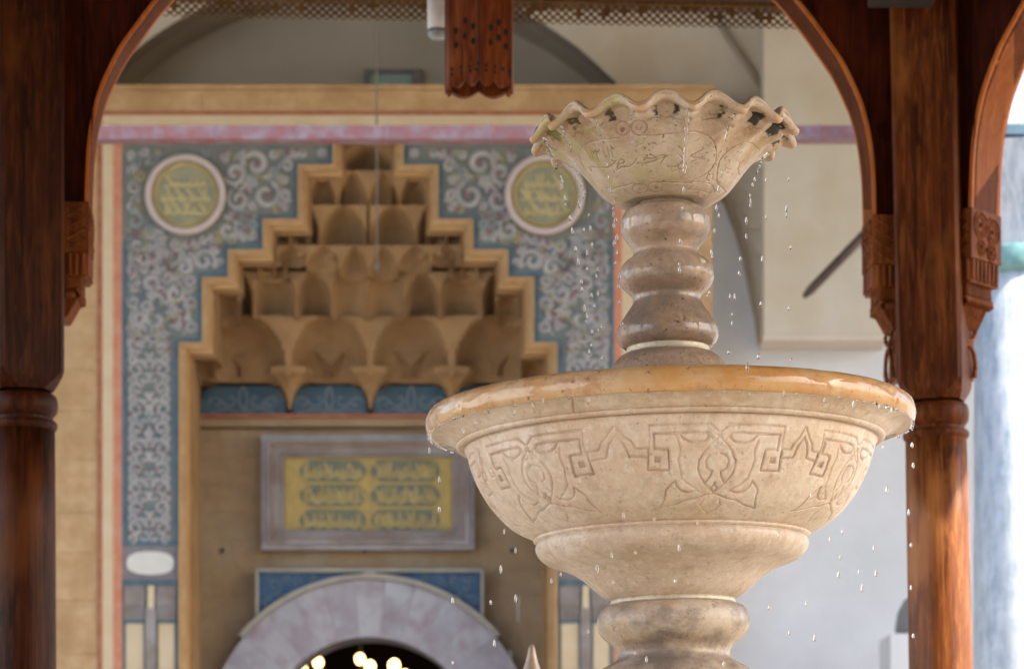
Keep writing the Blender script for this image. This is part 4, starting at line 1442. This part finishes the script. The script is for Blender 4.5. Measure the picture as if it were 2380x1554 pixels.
# ---- basin lip (iron stained, wet)
lipp = [(554, 1003), (558, 1004.5), (562, 1001), (566, 992), (568, 980), (566, 967), (561, 956), (552, 949), (540, 946), (520, 947), (490, 952), (440, 975), (360, 1020), (240, 1060), (120, 1075), (10, 1078)]
lp = np.array(resample(catmull(prof(lipp), 4), .004))
th2 = thetas(.006, .03)
T2, R2 = np.meshgrid(th2, lp[:, 0]); _, Z2 = np.meshgrid(th2, lp[:, 1])
R2 = R2 + (smooth_noise(T2 * 9 + 30, Z2 * 60 + 5, 3, 2) - .5) * .0024 * (R2 > .45) * .35
Z2 = Z2 + (smooth_noise(T2 * 5 + 30, Z2 * 0 + 5, 3, 9) - .5) * .0022 * (R2 > .45) * .6
grid_mesh('basin_lip', to3(T2, R2, Z2), M['lip'], fo)
# rough eroded underside patches at both ends of the lip
for (t0, t1) in ((R(-176), R(-101)), (R(100), R(172))):
    tt = np.linspace(t0, t1, 110)
    pr_ = np.array(resample(prof([(561, 1002), (556, 1007), (548, 1008.5), (536, 1008), (524, 1007), (519, 1009)]), .004))
    T3, R3 = np.meshgrid(tt, pr_[:, 0]); _, Z3 = np.meshgrid(tt, pr_[:, 1])
    fade = np.sin((T3 - t0) / (t1 - t0) * math.pi) ** .5
    Z3 = Z3 + .006 * (1 - fade) - (smooth_noise(T3 * 40 + 80, R3 * 90, 2, 6) - .4) * .006 * fade
    grid_mesh('eroded_underside', to3(T3, R3, Z3), M['lipmark'], fo, closed=False)
# clinging drops along the lip edge
m = MB()
def drop(m, c_, r, st=1.3, seg=6):
    x, y, z = c_
    pr = [(r * .02, z + r * st), (r * .5, z + r * st * .88), (r * .85, z + r * st * .5), (r, z), (r * .85, z - r * .6), (r * .5, z - r * .92), (r * .02, z - r)]
    m.lathe(pr, seg, x, y, cap=True)
dr = random.Random(5)
for i in range(150):
    t = dr.choice((dr.uniform(-115, -45), dr.uniform(-45, 60), dr.uniform(50, 105)))
    rr = 561 * KF
    drop(m, (rr * math.sin(R(t)), -rr * math.cos(R(t)), lz(1005.5) - dr.uniform(0, .002)), dr.uniform(.0012, .0030))
o = m.build('clinging_drops', M['water'], fo, smooth=True); o['kind'] = 'stuff'

# ---- foot of the basin and pedestal
foot = [(143, 1401), (143, 1397), (144, 1394), (150, 1391), (168, 1380), (186, 1364), (208, 1344), (236, 1326), (262, 1315), (285, 1307), (302, 1297), (313, 1284), (317, 1272), (316, 1263), (313, 1258), (316, 1255.8)]
m = MB(); m.lathe(catmull(prof(foot), 4), 128, cap=False); m.build('basin_foot', M['foot'], fo, smooth=True)
m = MB(); m.lathe(catmull(prof([(140, 1406), (145, 1404), (146, 1400), (144.5, 1396), (140, 1394)]), 3), 96, cap=False); m.build('white_ring', M['ring'], fo, smooth=True)
ped = [(143, 1405), (160, 1409), (171, 1420), (176, 1434), (178, 1448), (175, 1462), (167, 1476), (152, 1490), (138, 1501), (131, 1512), (130, 1521), (135, 1532), (149, 1541), (170, 1553), (186, 1572), (192, 1600), (186, 1625), (165, 1650), (150, 1670), (150, 1690), (175, 1720), (195, 1780), (215, 1900), (240, 2000), (300, 2050), (330, 2100), (330, 2700), (420, 2760), (420, 3800)]
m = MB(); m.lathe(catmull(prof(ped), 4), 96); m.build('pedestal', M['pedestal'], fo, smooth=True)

# ---- baluster
bal = [(64, 482), (80, 484), (95, 493), (102, 508), (104, 524), (102, 540), (94, 556), (83, 570), (76, 582), (75, 591), (82, 599), (96, 609), (106, 622), (110, 637), (110, 648), (105, 662), (94, 675), (82, 686), (79, 694), (80, 704), (86, 715), (95, 728), (106, 745), (115, 760), (118, 773), (117, 787), (111, 799), (103, 806), (97, 808), (94, 808)]
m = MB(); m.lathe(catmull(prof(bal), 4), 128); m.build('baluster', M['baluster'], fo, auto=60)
m = MB(); m.lathe(catmull(prof([(92, 806), (95, 807), (96, 813), (95, 820), (92, 823)]), 3), 96); m.build('limescale_ring', M['ring'], fo, smooth=True)
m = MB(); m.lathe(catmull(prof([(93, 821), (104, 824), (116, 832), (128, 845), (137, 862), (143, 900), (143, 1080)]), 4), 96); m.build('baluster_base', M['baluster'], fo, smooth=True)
# a chipped pale repair on the second bulge
pt = []
for i in range(12):
    a = 2 * math.pi * i / 12; q = dr.uniform(.75, 1.15)
    pt.append((math.cos(a) * q, math.sin(a) * q))
def onrev(t, v, r, lift=.0015):
    rr = r * KF + lift
    return (rr * math.sin(t), -rr * math.cos(t), lz(v))
m = MB(); vs = []
tc, vc = R(48), 622
def rb(v):
    P_ = [(p[1], p[0]) for p in bal]
    for (v0, r0), (v1, r1) in zip(P_[:-1], P_[1:]):
        if v0 <= v <= v1: return r0 + (r1 - r0) * (v - v0) / (v1 - v0 + 1e-9)
    return 100
for a, b in pt: vs.append(onrev(tc + a * .115, vc + b * 9, rb(vc + b * 9) , .0008))
for a, b in pt: vs.append(onrev(tc + a * .09, vc + b * 7, rb(vc + b * 7), .0028))
vs.append(onrev(tc, vc, rb(vc), .0032))
m.add(vs, [(i, (i + 1) % 12, (i + 1) % 12 + 12, i + 12) for i in range(12)] + [(i + 12, (i + 1) % 12 + 12, 24) for i in range(12)])
m.build('mortar_patch', M['ring'], fo)

# ---- upper scalloped bowl
BV = 0
bowl = [(56, 484), (63, 484), (65, 480), (64, 476), (60, 474), (62, 472), (84, 474.5), (98, 475), (104, 474), (120, 467.5), (134, 460), (150, 447), (168, 425), (186, 401), (204, 380), (222, 362), (238, 350), (252, 342), (262, 336), (268, 330), (271, 325), (276, 322), (284, 322), (294, 323),
        (300, 318), (302, 311), (300.5, 304), (295, 300), (287, 300), (279, 304), (268, 315), (250, 331), (225, 352), (190, 385), (150, 420), (90, 445), (5, 450)]
ub = np.array(resample(catmull(prof(bowl), 3), .0013))
vv_ = (Z(0, D0) - (ub[:, 1] + ZP)) / KF     # picture row at axis depth
al2 = np.concatenate([[0], np.cumsum(np.hypot(np.diff(ub[:, 0]), np.diff(ub[:, 1])))])
th3 = thetas(.0013 / .26, .012)
# close the ring densely enough for the scallops at the back as well
T4, R4 = np.meshgrid(th3, ub[:, 0]); _, Z4 = np.meshgrid(th3, ub[:, 1]); _, A4 = np.meshgrid(th3, al2)
rp = R4 / KF
ilip = int(np.argmax(ub[:, 0]))
w1 = np.clip((rp - 175) / (292 - 175), 0, 1) ** 2.2
TH0 = R(-2.2)
ph = 16 * (T4 - TH0)
cw = np.cos(ph)
wob = (smooth_noise(T4 * 4 + 20, T4 * 0 + 3, 1.5, 4) - .5)
isout = (np.arange(len(al2)) <= ilip)[:, None]
cz = cw - .07 * np.cos(2 * ph)
Z5 = Z4 + KF * 15.5 * (1 + .3 * wob) * cz * w1
w2 = np.clip((rp - 140) / (292 - 140), 0, 1) ** 1.5
R5 = R4 - KF * (9.5 * cw * w2 * isout + 4.0 * cw * w1 * (1 - isout) + 25.0 * np.clip(cw + .15, 0, 1) ** 1.3 * np.exp(-((rp - 270) / 15) ** 2) * isout)
# spouts: the troughs reach outwards a little
R5 = R5 + KF * 5.0 * np.clip(-cw, 0, 1) ** 2 * np.clip((rp - 275) / 20, 0, 1)
V0 = to3(T4, R5, Z5)
PU, PV = project(V0)
out_ok = (np.abs(T4) < R(80)) & isout
fu = PU[out_ok]; fv = PV[out_ok]; ft = T4[out_ok]; fa_ = A4[out_ok]
def c1(pts): return [(1227.2 + x * .2709, 185.9 + y * .2709) for x, y in pts]
def circ(cx_, cy_, rx, ry=None, n_=16): return [(cx_ + rx * math.cos(2 * math.pi * i / n_), cy_ + (ry or rx) * math.sin(2 * math.pi * i / n_)) for i in range(n_ + 1)]
eng = [
    (circ(954, 408, 68, 64), 1.0), (circ(812, 412, 62, 60), .7), (circ(954, 410, 18), 1.0), (circ(808, 424, 17), 1.2), (circ(808, 424, 8), 1.4),
    ([(885, 420), (910, 460), (960, 478), (1100, 472), (1300, 452), (1420, 440), (1520, 462), (1590, 520), (1615, 600), (1612, 700), (1560, 780), (1450, 850), (1380, 880)], .9),
    ([(870, 460), (800, 490), (620, 515), (520, 540), (460, 570), (445, 620), (455, 700), (500, 790), (540, 840)], .7),
    ([(1010, 350), (1060, 322), (1130, 318), (1160, 342), (1200, 318), (1240, 316), (1280, 335), (1320, 340), (1390, 325), (1400, 340), (1440, 312), (1480, 315), (1500, 345), (1560, 328), (1600, 330), (1620, 352), (1660, 352), (1690, 380), (1700, 420)], .8),
    ([(750, 385), (700, 355), (640, 370), (610, 400), (560, 400), (540, 435), (500, 415), (470, 440), (468, 465), (430, 445), (400, 455), (400, 485), (370, 480)], .8),
    ([(1640, 700), (1680, 640), (1760, 575), (1850, 530), (1930, 545), (1980, 600), (1985, 650)], .9),
    ([(1640, 700), (1625, 780), (1620, 850), (1640, 900), (1680, 940), (1710, 975), (1680, 1005), (1600, 1040)], 1.0),
    ([(1850, 430), (1890, 405), (1900, 430), (1940, 400), (1960, 420), (1990, 415), (2010, 440), (2040, 440), (2070, 490)], .8),
    ([(1610, 860), (1560, 870), (1380, 880), (1200, 878), (1080, 880), (1020, 900), (900, 890), (700, 945), (640, 930)], .9),
    (circ(1095, 915, 66, 42), .8), (circ(960, 930, 68, 42), .8), (circ(1100, 920, 14, 10), 1.2), (circ(960, 935, 14, 10), 1.2),
    ([(1360, 940), (1430, 895), (1530, 880), (1590, 910), (1600, 960), (1560, 970), (1480, 950), (1360, 935)], .7),
    ([(700, 965), (900, 985), (1200, 965), (1450, 975), (1580, 1010)], .4),
    ([(520, 745), (545, 780), (540, 742), (600, 755), (680, 748), (735, 720), (750, 695)], 1.1),
    ([(768, 772), (800, 745), (860, 750), (905, 715), (930, 680)], 1.1), ([(768, 720), (800, 680), (830, 690), (820, 715), (770, 722)], .8), ([(780, 720), (762, 760)], .9),
    ([(940, 715), (1010, 712), (1090, 690), (1120, 675), (1180, 655), (1140, 715)], 1.1), ([(1000, 665), (1040, 675), (1090, 670), (1140, 645), (1200, 650)], .9),
    ([(1195, 740), (1240, 748), (1290, 730), (1330, 690), (1345, 650), (1320, 600), (1285, 570)], 1.1), ([(1290, 640), (1345, 690), (1355, 720)], .9),
    ([(1385, 655), (1440, 625), (1500, 590), (1495, 575)], .9), ([(1385, 655), (1440, 668), (1510, 680), (1440, 685), (1385, 712)], .9), ([(1230, 790), (1290, 768)], .6),
    ([(505, 600), (540, 690)], .7), ([(530, 590), (565, 690)], .7), ([(575, 600), (605, 695)], .7), ([(545, 610), (560, 625), (575, 605), (590, 620), (612, 605), (608, 590)], 1.1),
    ([(640, 575), (670, 680)], .7), ([(680, 570), (700, 660)], .6), ([(715, 580), (730, 665)], .6),
    ([(1090, 560), (1180, 525)], .5), ([(915, 575), (1000, 540)], .5), ([(1390, 540), (1460, 510)], .4),
    ([(1530, 850), (1548, 800), (1560, 820), (1590, 810), (1580, 835), (1585, 850), (1560, 850), (1550, 865), (1530, 850)], .9),
    ([(1800, 690), (1820, 720), (1800, 760), (1810, 800), (1840, 820), (1850, 840)], .9), ([(1820, 715), (1850, 690)], .7), ([(1690, 750), (1740, 770)], .5), ([(1700, 800), (1730, 800)], .5),
    (circ(852, 332, 13, 13, 8), 1.6), (circ(852, 332, 5, 5, 8), 1.8), (circ(1756, 392, 13, 13, 8), 1.6), (circ(1756, 392, 5, 5, 8), 1.8),
    ([(750, 1040), (745, 1010), (800, 990), (860, 1010), (870, 1060)], .5),
]
G = np.zeros_like(T4); DIRT = np.zeros_like(T4)
bystr = {}
for pts, st in eng: bystr.setdefault(st, []).append(unproj(dens(c1(pts), 3)))
for st, lns in bystr.items(): carve(lns, st, T4, A4, .0013, .007, .22)
DIRT *= np.clip(smooth_noise(T4 * .3, A4, 60, 15) * 1.5, 0.1, 1) * .95
G = G * isout; DIRT = DIRT * isout
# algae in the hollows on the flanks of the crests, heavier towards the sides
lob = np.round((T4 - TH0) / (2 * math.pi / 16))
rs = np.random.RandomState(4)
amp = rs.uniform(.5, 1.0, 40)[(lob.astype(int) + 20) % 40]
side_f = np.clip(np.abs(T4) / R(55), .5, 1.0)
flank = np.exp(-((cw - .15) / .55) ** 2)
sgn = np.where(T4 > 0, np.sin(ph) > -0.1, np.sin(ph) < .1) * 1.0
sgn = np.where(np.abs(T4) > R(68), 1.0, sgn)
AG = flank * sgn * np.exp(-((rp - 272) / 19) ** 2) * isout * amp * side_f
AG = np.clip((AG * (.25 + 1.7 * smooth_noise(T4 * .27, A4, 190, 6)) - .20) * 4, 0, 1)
MO = np.clip((smooth_noise(T4 * .25 + 3, A4 * .6, 28, 21) - .55) * 3, 0, 1) * np.clip(.9 - (T4 + R(60)) / R(90), 0.05, .8) * isout * .65
R6 = R5 - G * .0026 + (smooth_noise(T4 * 2 + 9, A4 * 8, 2.5, 8) - .5) * .002
troughm = np.clip(-cw - .5, 0, 1)
RUST = np.clip(troughm * 2.6, 0, .55) * np.exp(-((rp - 300) / 9) ** 2) * np.clip((ZZ.min() * 0 + 1), 0, 1)
RUST = RUST * np.clip(.35 + smooth_noise(T4 * .3, A4, 70, 31), 0, 1)
topm = (~(np.arange(len(al2)) <= ilip))[:, None] * (rp > 270)
BROWN = np.clip(topm * (.25 + .9 * smooth_noise(T4 * .3 + 7, A4, 90, 33)) , 0, 1) * .75 * (rp < 299)
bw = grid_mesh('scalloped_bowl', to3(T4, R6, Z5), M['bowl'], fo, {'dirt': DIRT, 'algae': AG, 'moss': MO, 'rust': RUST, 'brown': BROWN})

# ================================================================== WATER
def fworld(u, v, rad):
    """point at picture position (u, v) on the water curtain of radius rad round the fountain"""
    ax = AX
    y = D0
    for _ in range(4):
        x = X(u, y) - ax
        y = D0 - math.sqrt(max(rad * rad - x * x, 0.0))
    return P(u, v, y)
dm = MB(); drop(dm, (0, 0, 0), 1.0, 1.55, 10)
me = dm.mesh('water_droplet'); fixn(me); me.shade_smooth(); me.materials.append(M['water'])
up = [(262, 540), (268, 562), (268, 588), (283, 645), (287, 672), (307, 740), (318, 805), (335, 890), (347, 955), (362, 1050), (366, 1085), (378, 1180), (385, 1240), (410, 1355), (400, 1385),
      (328, 475), (347, 522), (333, 545), (360, 573), (350, 625), (370, 630), (378, 612), (350, 675), (398, 722), (375, 795), (405, 788), (415, 868), (390, 910), (390, 985), (435, 1020), (442, 990), (443, 1105), (412, 1115), (425, 1165), (388, 1215), (443, 1280), (457, 1255), (415, 1290), (460, 1415),
      (490, 540), (500, 600), (520, 665), (515, 690), (518, 720), (528, 748), (520, 775), (535, 835), (522, 860), (535, 905), (527, 955), (547, 1020), (543, 1070), (545, 1147), (560, 1250), (485, 480),
      (1205, 550), (1195, 575), (1183, 628), (1185, 658), (1183, 678), (1165, 752), (1163, 828), (1135, 938), (1130, 1005), (1085, 1120), (1108, 1122), (1095, 1205), (1095, 1250), (1080, 1390), (1225, 1410),
      (1020, 690), (1030, 725), (1010, 800), (995, 905), (998, 925), (975, 1115), (985, 1100), (1045, 520), (1030, 600), (1262, 555), (1360, 695), (1360, 725), (1370, 550), (1260, 735), (1242, 940), (1380, 880), (1370, 1175), (1235, 1155), (1383, 1425),
      (855, 690), (840, 990), (838, 960), (860, 600), (843, 850), (610, 370), (1070, 330), (1065, 350)]
lo = [(130, 470), (130, 525), (175, 788), (545, 895), (175, 655), (515, 970), (450, 1055), (675, 1105), (717, 1075), (515, 1185), (405, 1200), (235, 1195), (420, 1385), (840, 1330), (235, 1470), (465, 885), (1245, 960), (1050, 978), (945, 992), (880, 1052), (950, 1110), (1228, 1105), (1328, 848), (1135, 830), (997, 818), (798, 660), (790, 590), (545, 755), (1835, 725), (1920, 920), (1975, 885), (1958, 1078), (2048, 1065), (2125, 1073), (2063, 1138), (2115, 960), (1648, 1223), (1813, 1205), (1738, 1335), (2173, 700), (2155, 510), (2290, 590), (2270, 800), (2280, 945), (2280, 1135), (2290, 1350), (2285, 500), (1050, 1425), (1100, 1455), (1445, 1475), (1485, 578), (1440, 510), (1745, 120), (1468, 85), (1600, 105), (590, 325), (635, 300), (1030, 345), (1115, 290), (1560, 275), (1715, 270), (1895, 300), (2025, 320), (2140, 330), (2195, 345), (510, 355), (840, 300), (335, 400), (280, 440), (1850, 1360), (1965, 1000), (1690, 900), (1550, 150)]
LU = 'single clear water droplet falling from the upper bowl'
LL = 'single clear water droplet falling from the basin lip'
def where(u, v, up_):
    if up_:
        side = ('over the blue painted panel left of the baluster' if u < 1425 else 'close along the left edge of the baluster' if u < 1480 else
                'in front of the bowl or baluster' if u < 1640 else 'just right of the baluster' if u < 1690 else
                'against the grey wall recess right of the baluster' if u < 1780 else 'against the pale plaster pier')
        hgt = 'high beside the bowl' if v < 470 else 'midway down' if v < 650 else 'low above the basin'
        return 'water droplet %s, %s' % (hgt, side)
    side = ('in front of the gold inscription panel' if u < 1100 and v < 1260 else 'in front of the door arch and its wall' if u < 1300 and v > 1200 else
            'over the carved marble basin' if u < 2000 and v < 1250 else 'over the marble foot of the fountain' if u < 1760 else
            'against the bluish plaster wall' if u < 2100 else 'in front of the right wooden post')
    hgt = 'hanging just under the basin lip' if v < 1000 else 'beside the basin' if v < 1240 else 'below the basin'
    return 'water droplet %s, %s' % (hgt, side)
def place_drop(x, y, z, s_, st, label, grp):
    o = bpy.data.objects.new('water_droplet', me); COL.objects.link(o)
    o.location = (x, y, z); o.scale = (s_, s_, s_ * st)
    tag(o, label, 'droplet', grp)
for cx_, cy_ in up:
    u, v = 1177.6 + cx_ * .4786, 155 + cy_ * .4786
    x, y, z = fworld(u, v, .285)
    place_drop(x, y, z, dr.uniform(.0018, .0030), dr.uniform(1.3, 2.6), where(u, v, True), 'droplets falling from the upper bowl')
for cx_, cy_ in lo:
    u, v = 929.7 + cx_ * .5208, 774.8 + cy_ * .5208
    x, y, z = fworld(u, v, .575)
    place_drop(x, y, z, dr.uniform(.0018, .0032), dr.uniform(1.3, 2.6), where(u, v, False), 'droplets falling from the basin')
# trickles leaving the rim
def trickle(pts, r0, label, rad=.285, lift=0.0):
    P3 = [Vector(fworld(u, v, rad)) for u, v in dens(pts, 6)]
    m = MB(); n_ = len(P3)
    rs_ = [r0 * (1.4 - .6 * i / n_) * (1 + .35 * math.sin(i * 2.1)) for i in range(n_)]
    P3 = [p + Vector((.0008 * math.sin(i * 1.7), 0, 0)) for i, p in enumerate(P3)]
    m.tube(P3, rs_, 8)
    tag(m.build('water_trickle', M['water'], smooth=True), label, 'trickle', 'trickles running off the upper bowl')
def c1d(pts): return [(1177.6 + x * .4786, 155 + y * .4786) for x, y in pts]
trickle(c1d([(178, 350), (205, 400), (228, 450), (244, 497)]), .0028, 'thin water trickle falling off the far left scallop of the bowl')
trickle(c1d([(876, 208), (873, 300), (868, 400), (864, 480), (862, 525)]), .0030, 'long water trickle down the middle of the scalloped bowl')
trickle(c1d([(258, 292), (285, 340), (300, 370), (313, 412)]), .0022, 'water trickle running down the left flank of the bowl')
trickle(c1d([(415, 240), (440, 285), (450, 310), (458, 335)]), .0022, 'water trickle left of the middle running down the bowl wall')
trickle(c1d([(617, 215), (612, 235), (603, 258)]), .0018, 'short water trickle under a scallop near the paired circles')
trickle(c1d([(1272, 420), (1245, 445), (1228, 480), (1213, 520)]), .0024, 'thin water trickle falling off the far right scallop of the bowl')
trickle(c1d([(1108, 230), (1085, 270), (1072, 310)]), .0018, 'short water trickle on the right side of the bowl wall')
trickle([(2121, 985), (2121, 992), (2120, 1000)], .0022, 'water drip stretching off the right end of the basin lip', .60)

# pool under the fountain
ca, sa = 1, 0
pl_ = tag(empty('fountain_pool', (AX, D0, 0)), 'low octagonal stone pool below the marble fountain', 'pool')
m = MB(); m.lathe([(1.75, 0), (1.75, .85), (1.55, .85), (1.55, .1)], 8, cap=False); m.build('pool_wall', M['foot'], pl_)
m = MB(); m.lathe([(.001, .72), (1.56, .72)], 8, cap=False); m.build('pool_water', M['pool'], pl_)

# pointed finial behind the basin
xf, yf, zf = P(1236, 1496, 7.6); k = 7.6 / FPX
m = MB(); m.lathe([(.0015, zf), (5 * k, zf - 3 * k), (8 * k, zf - 12 * k), (11 * k, zf - 28 * k), (16 * k, zf - 46 * k), (21 * k, zf - 60 * k), (24 * k, zf - 70 * k), (14 * k, zf - 78 * k), (14 * k, 0)], 24, xf, yf)
tag(m.build('pointed_finial', M['finial'], smooth=True), 'pointed pale finial tip rising at the bottom edge left of the pedestal', 'finial')
